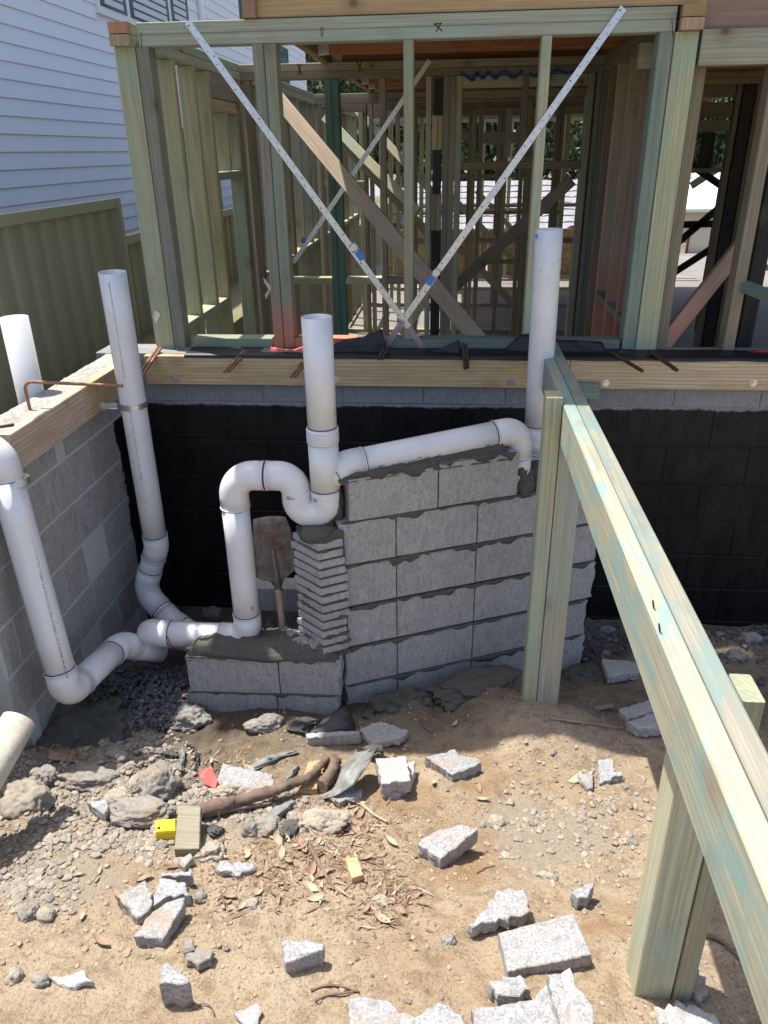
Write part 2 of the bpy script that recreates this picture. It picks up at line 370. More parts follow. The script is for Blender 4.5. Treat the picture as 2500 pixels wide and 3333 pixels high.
def tube(path, r, seg=28, cap=True, hollow=None, jit=0):
    path = [V(p) for p in path]; n = len(path); T = []
    for i in range(n):
        a = path[max(0, i-1)]; b = path[min(n-1, i+1)]; T.append((b-a).normalized())
    up = V((0, 0, 1)) if abs(T[0].z) < .9 else V((0, 1, 0))
    N = (up-T[0]*up.dot(T[0])).normalized(); vs = []; fs = []
    rr = r if isinstance(r, (list, tuple)) else [r]*n
    for i in range(n):
        if i: N = (N-T[i]*N.dot(T[i])).normalized()
        B = T[i].cross(N)
        for k in range(seg):
            a = 2*pi*k/seg; q = rr[i]*(1+(noise.noise(path[i]*40+V((k*.9, i*.7, 0)))*jit if jit else 0))
            vs.append(path[i]+N*cos(a)*q+B*sin(a)*q)
    for i in range(n-1):
        for k in range(seg):
            a = i*seg+k; b = i*seg+(k+1) % seg; fs.append((a, b, b+seg, a+seg))
    if hollow:   # open first end: rim, then a bore going down inside
        base = len(vs); ri = hollow; c0 = path[0]; d = T[0]
        up = V((0, 0, 1)) if abs(d.z) < .9 else V((0, 1, 0)); N = (up-d*up.dot(d)).normalized(); B = d.cross(N)
        for dep in (0, .35):
            for k in range(seg):
                a = 2*pi*k/seg; vs.append(c0+d*dep+N*cos(a)*ri+B*sin(a)*ri)
        for k in range(seg):
            k2 = (k+1) % seg
            fs.append((k2, k, base+k, base+k2)); fs.append((base+k2, base+k, base+seg+k, base+seg+k2))
        fs.append(tuple(base+seg+k for k in range(seg)))
    elif cap: fs.append(tuple(range(seg-1, -1, -1)))
    if cap: fs.append(tuple((n-1)*seg+k for k in range(seg)))
    return vs, fs
def tubeobj(name, par, path, r, mat, seg=28, **k):
    vs, fs = tube(path, r, seg, **k); o = centered(name, vs, fs, mat, par, True)
    for p in o.data.polygons:
        if len(p.vertices) > 4: p.use_smooth = False
    return o
# ------------------------------------------------------------------ ground shape
KN = [(-4, .75), (.3, .60), (1.25, .35), (1.9, .15), (2.3, .045), (2.65, 0), (3.0, -.07), (3.4, -.15), (4.2, -.2)]
def base(y):
    if y <= KN[0][0]: return KN[0][1]
    for (a, za), (b, zb) in zip(KN, KN[1:]):
        if y <= b: t = (y-a)/(b-a); return za+(zb-za)*t
    return KN[-1][1]
BUMPS = []   # (x, y, radius, height)
def H(x, y, fine=True):
    z = base(y)
    rub = max(0, 1-((x+1.15)/.7)**2-((y-2.05)/.45)**2)
    z += .03*noise.noise(V((x*1.7, y*1.7, 3)))+.016*noise.noise(V((x*5, y*5, 1)))
    z += (.011+.03*rub)*noise.noise(V((x*14, y*14, 2)))
    if fine:
        z += (.006+.009*rub)*noise.noise(V((x*38, y*38, 5)))+0.003*noise.noise(V((x*90, y*90, 6)))
    for bx, by, br, bh in BUMPS:
        d = ((x-bx)**2+(y-by)**2)/(br*br)
        if d < 1: z += bh*(1-d)**2
    return z
def gnd(px, py, dz=0.0):
    z = .05
    for _ in range(10):
        p = atZ(px, py, z+dz); z = H(p.x, p.y, False)
    p.z = z+dz
    return p
def gb(px, py, r, h): p = atZ(px, py, .03); BUMPS.append((p.x, p.y, r, h))
gb(90, 2560, .22, .07); gb(480, 2600, .3, .04); gb(300, 2520, .2, .03)
gb(1330, 2330, .2, .05); gb(1560, 2260, .22, .05); gb(900, 2370, .25, .03); gb(1480, 2900, .22, -.03)
gb(2250, 2110, .35, .16); gb(2450, 2090, .3, .16); gb(2060, 2100, .25, .10); gb(1950, 2230, .2, .04)
gb(1500, 2560, .25, .02); BUMPS.append((.36, 2.52, .42, .11))
def axis(lo, f0, f1, hi, fine, coarse):
    a = []; x = lo
    while x < f0: a.append(x); x += coarse
    x = f0
    while x < f1: a.append(x); x += fine
    x = f1
    while x < hi: a.append(x); x += coarse
    a.append(hi); return a
xs = axis(-2.6, -1.75, 1.75, 5.5, .0105, .12); ys = axis(-3.5, 1.05, 3.7, 3.86, .0105, .12)
A0 = V((-.43, 2.64, 0)); DW = V((.918, .397, 0)).normalized(); NW = V((-DW.y, DW.x, 0))   # foot line of the corner-cut block wall
vs = []; cols = []
def sm(a, b, x): t = max(0, min(1, (x-a)/(b-a))); return t*t*(3-2*t)
def blob(x, y, p, r): return max(0, 1-((x-p.x)**2+(y-p.y)**2)/(r*r))
bo = [(atZ(1480, 2880, .05), .28), (atZ(1330, 2640, .05), .2), (atZ(1560, 2540, .05), .2), (atZ(540, 2780, .1), .12), (atZ(1990, 3080, .2), .15)]
bgy = [(atZ(480, 2560, .05), .4), (atZ(150, 2620, .05), .3), (atZ(250, 2950, .1), .25), (atZ(1750, 2750, .1), .3), (atZ(700, 2700, .1), .3)]
for y in ys:
    for x in xs:
        inner = -1.75 <= x <= 1.75 and y > 1.0
        vs.append((x, y, H(x, y, inner)))
        n1 = noise.noise(V((x*6, y*6, 9)))*.5+noise.noise(V((x*20, y*20, 9)))*.3
        g = max([blob(x, y, p, r) for p, r in bgy]); g = sm(.1, .8, g+n1*.9*(g > 0))*.8
        o_ = max([blob(x, y, p, r) for p, r in bo]); o_ = sm(.1, .9, o_+n1*.5*(o_ > 0))*.6
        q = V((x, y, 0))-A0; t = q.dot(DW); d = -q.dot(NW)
        damp_shade = 0
        if -.8 < t < 1.4: damp_shade = max(sm(.28, .02, d+n1*.12), .62*sm(.52, .2, d+n1*.1)) if d > -.1 else .8
        damp_shade = max(damp_shade, sm(2.45, 2.7, y+n1*.1)*.6*sm(-1.5, -.4, x+n1*.3), sm(-1.3, -1.55, x+n1*.05)*sm(1.95, 2.2, y))  # damp mortar by the wall, plus shade painted into the soil colour
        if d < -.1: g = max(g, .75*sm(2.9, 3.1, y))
        cols.append((g, o_, min(1, damp_shade*.85)))
nx = len(xs)
fs = [(j*nx+i, j*nx+i+1, (j+1)*nx+i+1, (j+1)*nx+i) for j in range(len(ys)-1) for i in range(nx-1)]
me = mesh('ground', vs, fs, True)
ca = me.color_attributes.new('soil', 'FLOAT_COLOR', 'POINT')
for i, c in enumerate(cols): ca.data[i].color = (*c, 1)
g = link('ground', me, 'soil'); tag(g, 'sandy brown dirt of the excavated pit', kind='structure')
# the wider land
me = mesh('terrain', [(-400, -400, -.75), (400, -400, -.75), (400, 900, -.75), (-400, 900, -.75)], [(0, 1, 2, 3)])
tag(link('terrain', me, 'farground'), 'land around the building site', kind='structure')
# fill behind the left retaining wall
tag(box('neighbour_yard', None, (-60, -3, -.7), (-1.742, 30, .98), 'farground'), 'raised yard beside the neighbouring house', kind='structure')
tag(box('floor_slab', None, (-1.9, 3.84, -.7), (6, 16.9, 0), 'slab'), 'concrete floor slab of the lower storey', kind='structure')
tag(box('driveway', None, (1.2, 16.92, -.7), (14, 18.8, -.02), 'slab'), 'sunlit concrete strip beyond the building', kind='structure')
# ------------------------------------------------------------------ retaining walls
COURSES = [1.26, 1.06, .86, .66, .46, .26, .06, -.14, -.34]
def blockmesh(L, D, Hh, key):
    vs, fs = prism8(L, D, Hh, .004); return mesh('block', vs, fs)
BM = {}
def blk(par, c, L, D, Hh, mat, rot=0, name='block'):
    k = (round(L, 3), D, Hh, mat)
    if k not in BM: BM[k] = blockmesh(L, D, Hh, k)
    m = Matrix.Translation(V(c)) @ Matrix.Rotation(rot+random.uniform(-.003, .003), 4, 'Z')
    return link(name, BM[k], mat, par, m)
rw = thing('retaining_wall', 'long block retaining wall under the timber frame, painted black below a grey top course', 'wall', (0, 3.74, -.34))
J = .006
for r, zt in enumerate(COURSES[:-1]):
    zb = COURSES[r+1]; zc = (zt+zb)/2; x = -1.76-(.2 if r % 2 else 0)+.02
    while x < 5.4:
        x1 = x+.4; a, b = max(x, -1.78)+J/2, x1-J/2
        if b-a > .05:
            blk(rw, ((a+b)/2, 3.735+random.uniform(-.0012, .0012), zc), b-a, .19, .2-J, 'backblock')
        x = x1
box('mortar_joint', rw, (-1.779, 3.6445, -.34), (5.4, 3.824, 1.262), 'backjoint')
box('slab_edge', rw, (-1.779, 3.642, 1.262), (5.4, 3.838, 1.308), 'backblock')
lw = thing('retaining_wall', 'left hand block retaining wall with a rough concrete top, meeting the long wall in the corner', 'wall', (-1.67, 2.9, -.34))
for r, zt in enumerate(COURSES[:-1]):
    zb = COURSES[r+1]; zc = (zt+zb)/2; y = 3.64+(.0 if r % 2 else -.2)+.2
    while y > 2.17:
        y1 = y-.4; a, b = max(y1, 2.12)+J/2, min(y, 3.64)-J/2
        if b-a > .04: blk(lw, (-1.6675+random.uniform(-.0012, .0012), (a+b)/2, zc), b-a, .14, .2-J, 'leftblock', pi/2)
        y = y1
box('mortar_joint', lw, (-1.735, 2.122, -.34), (-1.5985, 3.639, 1.262), 'leftjoint')
# rough top of the left wall
nxq, nyq = 12, 90; vs = []; fs = []
for j in range(nyq+1):
    for i in range(nxq+1):
        x = -1.735+.136*i/nxq; y = 2.12+1.52*j/nyq
        e = .004*noise.noise(V((x*40, y*40, 0)))+.004*noise.noise(V((x*9, y*9, 4)))
        vs.append((x, y, 1.302+e-(.012 if i == 0 else 0)))
for j in range(nyq):
    for i in range(nxq): a = j*(nxq+1)+i; fs.append((a, a+1, a+nxq+2, a+nxq+1))
b0 = len(vs)
for j in (0, nyq):
    for i in (0, nxq): x, y, z = vs[j*(nxq+1)+i]; vs.append((x, y, 1.25))
fs += [tuple(range(0, nxq+1))+(b0+1, b0), tuple(range(nyq*(nxq+1), (nyq+1)*(nxq+1)))[::-1]+(b0+2, b0+3),
       tuple(i*(nxq+1)+nxq for i in range(nyq+1))+(b0+3, b0+1), tuple(i*(nxq+1) for i in range(nyq, -1, -1))+(b0, b0+2), (b0, b0+1, b0+3, b0+2)]
centered('concrete_top', vs, fs, 'walltop', lw)
# form timbers on the walls
ft = thing('edge_timber', 'long knotty pine edge board bolted along the top of the black painted wall', 'timber', (0, 3.62, 1.16))
EX = [(-1.515, .55), (.553, 3.2)]
for a, b in EX: board('plank', ft, (a, 3.6195, 1.234), (b, 3.6195, 1.234), .043, .143, 'pine')
def bolt(par, p, d):
    d = V(d).normalized(); p = V(p)
    tubeobj('washer', par, [p, p+d*.0025], .017, 'zinc', 16); h = tubeobj('bolt', par, [p+d*.0025, p+d*.010], .0095, 'zinc', 6)
for x, y in [(570, 1232), (1098, 1235), (1664, 1243), (1972, 1247), (2452, 1247)]: bolt(ft, atY(x, y, 3.5975), (0, -1, 0))
fl = thing('edge_timber', 'pine edge board with a sunlit top on the left hand block wall', 'timber', (-1.56, 2.9, 1.16))
board('plank', fl, (-1.5755, 2.425, 1.24), (-1.5755, 3.0, 1.24), .043, .143, 'pine'); board('plank', fl, (-1.5755, 3.003, 1.24), (-1.5755, 3.595, 1.24), .043, .143, 'pine')
# small green timber cleat beside the beam
tag(board('timber_cleat', None, atY(1790, 1267, 3.585), atY(1950, 1272, 3.585), .03, .075, 'pale'), 'short green timber cleat behind the end of the handrail beam', 'timber')
# ------------------------------------------------------------------ front wall frame
FY0, FY1 = 3.75, 3.84
def fx(px, py): return atY(px, py, FY0).x
ff = thing('wall_frame', 'front timber wall frame with crossed steel straps, standing on the retaining wall', 'timber frame', (-.25, 3.8, 1.31))
board('top_plate', ff, (-1.39, 3.795, 2.69), (.872, 3.795, 2.69), .09, .044, 'plate'); board('top_plate', ff, (-1.39, 3.795, 2.645), (.872, 3.795, 2.645), .09, .044, 'plate')
board('bottom_plate', ff, (-1.31, 3.795, 1.337), (-.905, 3.795, 1.337), .09, .045, 'plate'); board('bottom_plate', ff, (-.787, 3.795, 1.337), (-.48, 3.795, 1.337), .09, .045, 'greenred'); board('bottom_plate', ff, (-.478, 3.795, 1.337), (.8, 3.795, 1.337), .09, .045, 'pale')
def stud(par, x0, x1, mat, z0=1.3605, z1=2.622, y0=FY0, y1=FY1, name='stud'): return post(name, par, x0, x1, y0, y1, z0, z1, mat)
stud(ff, -1.506, -1.412, 'green', 1.30, 2.622); stud(ff, -1.408, -1.352, 'grey', 1.30)
stud(ff, -.892, -.845, 'greenred', 1.315); stud(ff, -.842, -.79, 'greenred', 1.315)
stud(ff, -.241, -.198, 'green'); stud(ff, .337, .379, 'green')
stud(ff, .812, .872, 'pale', 1.30); stud(ff, .876, .972, 'green', 1.30)
# plate ends of the side walls
def block_end(par, x0, x1, y0, y1, z0, z1, mat='lvl'): return post('plate_end', par, x0, x1, y0, y1, z0, z1, mat)
# straps
def strap(par, p0, p1, w_=.03, mat='zinc', holes=True, nrm=(0, -1, 0)):
    p0, p1 = V(p0), V(p1); m, L = frame_m(p0, p1, nrm)
    vs, fs = prism8(L, w_, .0012, .0003); s_ = link('strap', mesh('strap', vs, fs), mat, par, m)
    if holes:
        hv = []; hf = []; n = int(L/.03)
        for i in range(n):
            x = -L/2+(i+.5)*L/n; y = (.006 if i % 2 else -.006); r = .0024 if i % 5 else .0036
            for sgn in (1, -1):
                b = len(hv)
                for k in range(8): hv.append((x+r*cos(k*pi/4), y+r*sin(k*pi/4), sgn*.0009))
                hf.append(tuple(range(b, b+8)) if sgn > 0 else tuple(range(b+7, b-1, -1)))
        o = link('punched_holes', mesh('punched_holes', hv, hf), 'zincdark', s_); o.matrix_basis = Matrix(); o['kind'] = 'stuff'
    return s_
ys_ = 3.7475
s1 = strap(ff, atY(610, 70, ys_), atY(1330, 1065, ys_-.002)); strap(ff, atY(1330, 1065, ys_-.002), atY(1378, 1135, ys_), .03, 'purple')
s2 = strap(ff, atY(2030, 25, ys_-.003), atY(1315, 1040, ys_-.003)); strap(ff, atY(1312, 1044, ys_-.003), atY(1242, 1145, ys_-.003), .03, 'purple')
def clip(par, x, y, ang):
    p = atY(x, y, ys_-.006); d = V((cos(ang), 0, sin(ang)))
    board('strap_tensioner', par, p-d*.02, p+d*.02, .034, .006, 'purple', (0, -1, 0)); q = p-d*.045 if ang > 0 else p+d*.045
    board('strap_film', par, q-d*.022, q+d*.022, .031, .004, 'bluepaint', (0, -1, 0)); bolt(par, p-d*.0+V((0, -.004, 0)), (0, -1, 0))
clip(ff, 1153, 805, radians(-54)); clip(ff, 1420, 888, radians(54))
# pencil crosses on plates
def mark(par, pts, Y, w_=.003, mat='ink', name='pencil_mark'):
    vs = []; fs = []
    for (x0, y0, x1, y1) in pts:
        a, b = atY(x0, y0, Y), atY(x1, y1, Y); n = (b-a).cross(V((0, 1, 0))).normalized()*w_/2; k = len(vs)
        vs += [a-n, a+n, b+n, b-n]; fs.append((k, k+1, k+2, k+3))
    return centered(name, vs, fs, mat, par)
mark(ff, [(1412, 76, 1440, 102), (1436, 74, 1419, 104), (1412, 78, 1438, 76)], 3.7492, .0045)
mark(ff, [(1045, 90, 1052, 90), (1052, 90, 1050, 116), (1044, 92, 1045, 114), (1045, 114, 1050, 119)], 3.7492)
mark(ff, [(459, 105, 461, 160)], 3.7492); mark(ff, [(2187, 60, 2190, 120)], 3.7492)
# ------------------------------------------------------------------ side frames (run away from the camera)
def side_frame(label, x0, x1, y0, y1, studs, mats, extra=None, z0=0.0, z1=2.713, nog=1.36, endmat='lvl', plates=True):
    t = thing('wall_frame', label, 'timber frame', ((x0+x1)/2, (y0+y1)/2, z0)); w_ = x1-x0; xc = (x0+x1)/2
    for k in (0, 1): board('top_plate', t, (xc, y0, z1-.0225-.0455*k), (xc, y1, z1-.0225-.0455*k), w_, .0445, 'plate')
    board('bottom_plate', t, (xc, max(y0, 3.86), z0+.0225), (xc, y1, z0+.0225), w_, .045, 'brown')
    zt = z1-.092
    st = sorted(studs)
    for i, y in enumerate(st):
        post('stud', t, x0+.002, x1-.002, y, y+.045, z0+.046, zt, mats[i % len(mats)])
        if i+1 < len(st) and st[i+1]-y > .12 and nog:
            board('nogging', t, (xc, y+.046, nog), (xc, st[i+1]-.001, nog), w_-.006, .045, 'green')
    return t
# first left side frame, with the window opening built in
LX0, LX1 = -1.5, -1.412
lf = thing('wall_frame', 'left side timber frame nearest the camera, with a small window opening', 'timber frame', (-1.455, 4.7, 0))
for k in (0, 1): board('top_plate', lf, (-1.455, 3.735, 2.69-.0455*k), (-1.455, 5.55, 2.69-.0455*k), .088, .0445, 'plate')
for k in (0, 1): post('plate_end', lf, -1.5, -1.411, 3.70, 3.733, 2.669-.0455*k, 2.711-.0455*k, 'lvl')
board('bottom_plate', lf, (-1.455, 3.86, .0225), (-1.455, 5.55, .0225), .088, .045, 'brown')
for y, m_ in [(4.23, 'yellow'), (4.55, 'yellow'), (4.81, 'yellow'), (5.44, 'brown'), (5.49, 'green')]: post('stud', lf, LX0, LX1, y, y+.045, .046, 2.62, m_)
board('lintel', lf, (-1.43, 4.857, 2.555), (-1.43, 5.438, 2.555), .035, .13, 'grey')
board('window_head', lf, (-1.455, 4.857, 2.455), (-1.455, 5.438, 2.455), .086, .06, 'yellow')
board('window_sill', lf, (-1.455, 4.857, 2.075), (-1.455, 5.438, 2.075), .086, .045, 'green')
post('jack_stud', lf, LX0, LX1, 5.12, 5.165, 2.1, 2.424, 'yellow'); post('jack_stud', lf, LX0, LX1, 5.39, 5.435, 2.1, 2.424, 'green')
post('jack_stud', lf, LX0, LX1, 5.4, 5.437, .046, 2.052, 'green')
for a, b in [(3.95, 4.229), (4.276, 4.549), (4.596, 4.809)]: board('nogging', lf, (-1.455, a, 1.36), (-1.455, b, 1.36), .084, .045, 'green')
# steel corner plate on the left post
def plate(name, par, pts, mat, Y, th=.002, lab=None, cat=None):
    P = [atY(x, y, Y) for x, y in pts]; n = len(P)
    o = centered(name, P+[p+V((0, th, 0)) for p in P], [tuple(range(n-1, -1, -1)), tuple(range(n, 2*n))]+[(i, (i+1) % n, n+(i+1) % n, n+i) for i in range(n)], mat, par)
    recalc(o); return o
plate('bracket', ff, [(505, 1008), (523, 1022), (508, 1055), (500, 1035)], 'zinc', 3.745)
plate('bracket', lf, [(857, 902), (884, 935), (878, 950), (860, 918)], 'zinc', 4.4); plate('bracket', lf, [(884, 938), (866, 975), (862, 960), (876, 938)], 'zinc', 4.39)
# right side frame
RX0, RX1 = .888, .974
rf = thing('wall_frame', 'right side timber frame behind the tall corner post, with wide pinkish studs', 'timber frame', (.93, 4.7, 0))
for k in (0, 1): board('top_plate', rf, (.93, 3.735, 2.69-.0455*k), (.93, 5.55, 2.69-.0455*k), .086, .0445, 'brown')
for k in (0, 1): post('plate_end', rf, .882, .974, 3.70, 3.733, 2.669-.0455*k, 2.711-.0455*k, 'lvl')
board('bottom_plate', rf, (.93, 3.86, .0225), (.93, 5.55, .0225), .086, .045, 'brown')
for y, m_ in [(4.02, 'brown'), (4.33, 'pink'), (4.66, 'pink'), (5.02, 'pink'), (5.3, 'brown')]: post('stud', rf, RX0, RX1, y, y+.045, .046, 2.62, m_)
for a, b in [(3.86, 4.019), (4.066, 4.329), (4.376, 4.659), (4.706, 5.019)]: board('nogging', rf, (.93, a, 1.36), (.93, b, 1.36), .084, .045, 'pale')
box('sheet_brace', rf, (.978, 3.86, 1.0), (.986, 5.5, 2.6), 'pink')
board('lintel_block', rf, (.79, 4.02, 2.565), (.975, 4.02, 2.565), .04, .10, 'green'); board('packer', rf, (.88, 4.08, 2.66), (.975, 4.08, 2.66), .04, .04, 'yellow')
# ------------------------------------------------------------------ cross frames (parallel to the front)
def cross_frame(label, Y, x0, x1, studs, z0=0.0, z1=2.713, mat='brown', nogs=(), rails=(), marks=None, holes=()):
    t = thing('wall_frame', label, 'timber frame', ((x0+x1)/2, Y, z0))
    for k in (0, 1): board('top_plate', t, (x0, Y+.045, z1-.0225-.0455*k), (x1, Y+.045, z1-.0225-.0455*k), .088, .0445, mat)
    board('bottom_plate', t, (x0, Y+.045, z0+.0225), (x1, Y+.045, z0+.0225), .088, .045, mat)
    for s_ in studs:
        a, b, m_ = s_[:3]; za, zb = (s_[3], s_[4]) if len(s_) > 3 else (z0+.046, z1-.0925)
        post('stud', t, a, b, Y, Y+.09, za, zb, m_)
    for a, b, z, h, m_ in rails: board('rail', t, (a, Y+.045, z), (b, Y+.045, z), .085, h, m_)
    return t
f2 = cross_frame('second timber frame inside, with a teal double stud and a row of blue spray on its lintel', 5.56, -1.5, .98,
    [(-1.405, -1.36, 'brown'), (-.871, -.824, 'teal'), (-.822, -.776, 'teal'), (-.514, -.474, 'brown'), (-.212, -.177, 'green'),
     (-.10, -.062, 'grey'), (-.06, -.022, 'grey'), (-.02, .02, 'green', .046, 2.62), (.31, .343, 'grey', 2.15, 2.43), (.397, .44, 'brown', 2.125, 2.62),
     (.803, .845, 'green'), (.857, .888, 'grey'), (.89, .923, 'pale'),
     (-.17, -.105, 'dark', .046, 1.7), (-.175, -.14, 'brown', 1.7, 1.93), (-.138, -.103, 'brown', 1.7, 1.93), (-.165, -.108, 'dark', 1.932, 2.2), (-.17, -.137, 'yellow', 2.2, 2.4), (-.135, -.103, 'yellow', 2.2, 2.4), (-.16, -.105, 'dark', 2.402, 2.61)],
    rails=[(-1.35, -.873, 1.365, .045, 'yellow'), (-.774, -.515, 1.365, .045, 'yellow'), (-.473, -.213, 1.365, .045, 'brown'), (-.018, .80, 2.1, .046, 'brown'),
           (.022, .80, 2.585, .068, 'green'), (.022, .80, 2.52, .04, 'brown')])
mark(f2, [(968, 207, 982, 243), (980, 206, 970, 244)], 5.558, .006); mark(f2, [(1160, 200, 1180, 232), (1176, 200, 1166, 236)], 5.558, .006)
zz = [(1500, 235), (1540, 262), (1552, 236), (1572, 256), (1590, 232), (1612, 256), (1640, 230), (1672, 255), (1700, 230)]
mark(f2, [(a[0], a[1], b[0], b[1]) for a, b in zip(zz, zz[1:])], 5.557, .022, 'blueink', 'spray_mark')
zz = [(1722, 240), (1742, 250), (1765, 226), (1790, 245), (1812, 224), (1850, 240), (1890, 222)]
mark(f2, [(a[0], a[1], b[0], b[1]) for a, b in zip(zz, zz[1:])], 5.557, .018, 'blueink', 'spray_mark')
s3 = strap(f2, atY(1398, 197, 5.55), atY(955, 855, 5.55), .03)
plate('strap_tensioner', f2, [(985, 770), (1000, 778), (990, 795), (976, 786)], 'bluepaint', 5.545)
# loose braces crossing inside the first room
def lone(label, p0, p1, w_, h_, mat, up=(0, -1, 0), name='timber_brace', par=None):
    o = board(name, par, p0, p1, w_, h_, mat, up); return tag(o, label, 'timber') if par is None else o
br = lone('broad brown timber brace running from the second frame down to the front frame', atY(880, 290, 5.5), atY(1570, 1120, 3.9), .085, .04, 'brown')
s4 = strap(br, V((0, 0, 0)), V((1, 0, 0)), .03)
m_, L_ = frame_m(atY(880, 290, 5.5), atY(1570, 1120, 3.9), (0, -1, 0))
s4.data = mesh('strap', *prism8(L_*.7, .0012, .028, .0003)); s4.matrix_basis = Matrix.Translation((0, -.044, .0))
s4.children[0].matrix_basis = Matrix.Rotation(pi/2, 4, 'X')
lone('dark timber brace crossing the far opening above the white pipe', atY(1862, 585, 6.2), atY(1462, 950, 6.2), .085, .04, 'brown')
# far side and cross frames
side_frame('left side timber frame of the second room', -1.5, -1.412, 5.66, 8.4, [5.7, 6.0, 6.05, 6.5, 6.55, 7.0, 7.05, 7.5, 7.95, 8.3], ['green', 'brown', 'brown', 'yellow'])
cross_frame('third timber frame inside, behind the teal double stud', 8.45, -1.5, 1.5,
    [(-1.4, -1.36, 'brown'), (-.95, -.91, 'brown'), (-.89, -.85, 'grey'), (-.5, -.455, 'brown'), (-.45, -.405, 'grey'), (-.1, -.055, 'brown'), (.2, .24, 'brown'), (.62, .66, 'grey'), (.67, .71, 'brown'), (.95, .99, 'grey'), (1.3, 1.345, 'brown')],
    rails=[(-1.36, -.95, 1.9, .045, 'green'), (-.4, .2, 1.33, .045, 'brown'), (.25, 1.3, 1.33, .045, 'brown'), (.25, .62, 2.3, .1, 'grey')])
side_frame('left side timber frame of the third room', -1.5, -1.412, 8.55, 12.0, [8.6, 9.1, 9.15, 9.7, 10.2, 10.7, 11.2, 11.8], ['yellow', 'green', 'brown'])
cross_frame('fourth timber frame inside, in front of the strand board panels', 12.1, -1.5, 2.4,
    [(-1.4, -1.34, 'yellow'), (-1.0, -.95, 'yellow'), (-.55, -.5, 'yellow'), (-.1, -.05, 'green'), (0, .05, 'yellow'), (.55, .6, 'brown'), (.62, .67, 'brown'), (1.0, 1.05, 'yellow'), (1.5, 1.56, 'brown'), (1.9, 1.95, 'yellow')],
    rails=[(-.95, -.1, 1.35, .045, 'yellow'), (.05, 1.5, 1.35, .045, 'brown'), (-.55, .55, 1.85, .045, 'brown')])
cross_frame('last sunlit timber frame at the far end of the building', 15.0, -1.5, 3.5,
    [(-1.4, -1.34, 'yellow'), (-.9, -.84, 'yellow'), (-.35, -.29, 'yellow'), (.2, .26, 'yellow'), (.42, .48, 'yellow'), (.9, .96, 'yellow'), (1.3, 1.36, 'yellow'), (1.8, 1.86, 'yellow'), (2.3, 2.36, 'yellow'), (2.9, 2.96, 'yellow')],
    mat='yellow', rails=[(-.3, 1.8, 1.2, .05, 'brown'), (-.3, 1.8, 1.9, .05, 'brown')])
for i, (a, b) in enumerate([(-1.35, -.4), (-.37, .58), (.61, 1.56), (1.59, 2.4)]):
    tag(box('strand_board', None, (a, 15.1, .02), (b, 15.115, .86), 'osb'), ['strand board bracing panel at the far left inside', 'strand board bracing panel second from the left inside', 'strand board bracing panel third from the left inside', 'strand board bracing panel at the far right inside'][i], 'panel')
for lab, a, b, Y, Y2, m_ in [('sunlit timber brace leaning down from the upper left in the second room', (1058, 380), (1360, 690), 8.3, 7.6, 'green'),
        ('longer sunlit timber brace behind the teal stud', (1150, 345), (1420, 640), 10.5, 9.5, 'yellow'),
        ('lower timber brace between the second and third frames', (1120, 470), (1430, 800), 8.4, 8.4, 'brown'),
        ('pale timber brace far inside crossing below the tiled roof', (1470, 640), (1780, 960), 11.8, 11.8, 'green'),
        ('green timber brace low in the middle opening', (1480, 790), (1720, 1040), 9.8, 9.8, 'brown'),
        ('yellow timber brace in front of the tiled roof', (1550, 620), (1700, 780), 14.5, 14.5, 'yellow'),
        ('timber brace low behind the middle stud', (1310, 1090), (1480, 820), 8.2, 8.2, 'green')]:
    lone(lab, atY(*a, Y), atY(*b, Y2), .085, .04, m_)
cross_frame('timber frame of pale studs between the third and fourth frames', 10.2, -1.5, 2.4,
    [(-1.2, -1.155, 'yellow'), (-.75, -.705, 'green'), (-.3, -.255, 'brown'), (.12, .165, 'brown'), (.17, .215, 'grey'), (.5, .545, 'brown'), (.85, .895, 'brown'), (1.15, 1.195, 'yellow'), (1.2, 1.245, 'brown'), (1.7, 1.745, 'brown')],
    rails=[(-.7, -.3, 1.33, .045, 'yellow'), (.22, .84, 1.9, .045, 'brown'), (.22, 1.14, .9, .045, 'brown'), (-.25, .12, 2.35, .1, 'brown')])
cross_frame('timber frame of close brown studs just before the far end', 13.6, -1.5, 3.0,
    [(-1.1, -1.05, 'yellow'), (-.6, -.55, 'yellow'), (-.15, -.1, 'yellow'), (.35, .4, 'yellow'), (.75, .8, 'brown'), (1.1, 1.15, 'yellow'), (1.15, 1.2, 'yellow'), (1.6, 1.65, 'yellow'), (2.05, 2.1, 'yellow'), (2.6, 2.65, 'yellow')],
    mat='yellow', rails=[(-.55, .35, 1.35, .045, 'yellow'), (.4, 2.0, 1.35, .045, 'brown')])
# right hand bay
cross_frame('shaded timber frame in the right hand bay', 6.9, 1.3, 3.4,
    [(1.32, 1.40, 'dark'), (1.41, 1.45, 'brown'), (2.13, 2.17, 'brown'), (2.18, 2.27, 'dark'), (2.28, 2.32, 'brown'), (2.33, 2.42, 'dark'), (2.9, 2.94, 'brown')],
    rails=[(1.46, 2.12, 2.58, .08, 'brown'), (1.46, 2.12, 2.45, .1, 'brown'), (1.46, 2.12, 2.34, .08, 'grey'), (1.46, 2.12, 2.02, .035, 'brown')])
t = thing('wall_frame', 'row of short dark studs above the opening in the right hand bay', 'timber frame', (1.8, 7.2, 2.0))
for i in range(4): post('stud', t, 1.5+.16*i, 1.6+.16*i, 7.1, 7.14, 2.03, 2.29, 'dark')
t = thing('timber_brace', 'dark crossed bracing timbers in the right hand opening', 'timber', (2.0, 8, 0))
for a, b in [((2240, 530), (2370, 620)), ((2195, 800), (2400, 625)), ((2190, 890), (2400, 755)), ((2200, 732), (2400, 726))]: board('brace', t, atY(*a, 8.0), atY(*b, 8.0), .06, .04, 'dark', (0, -1, 0))
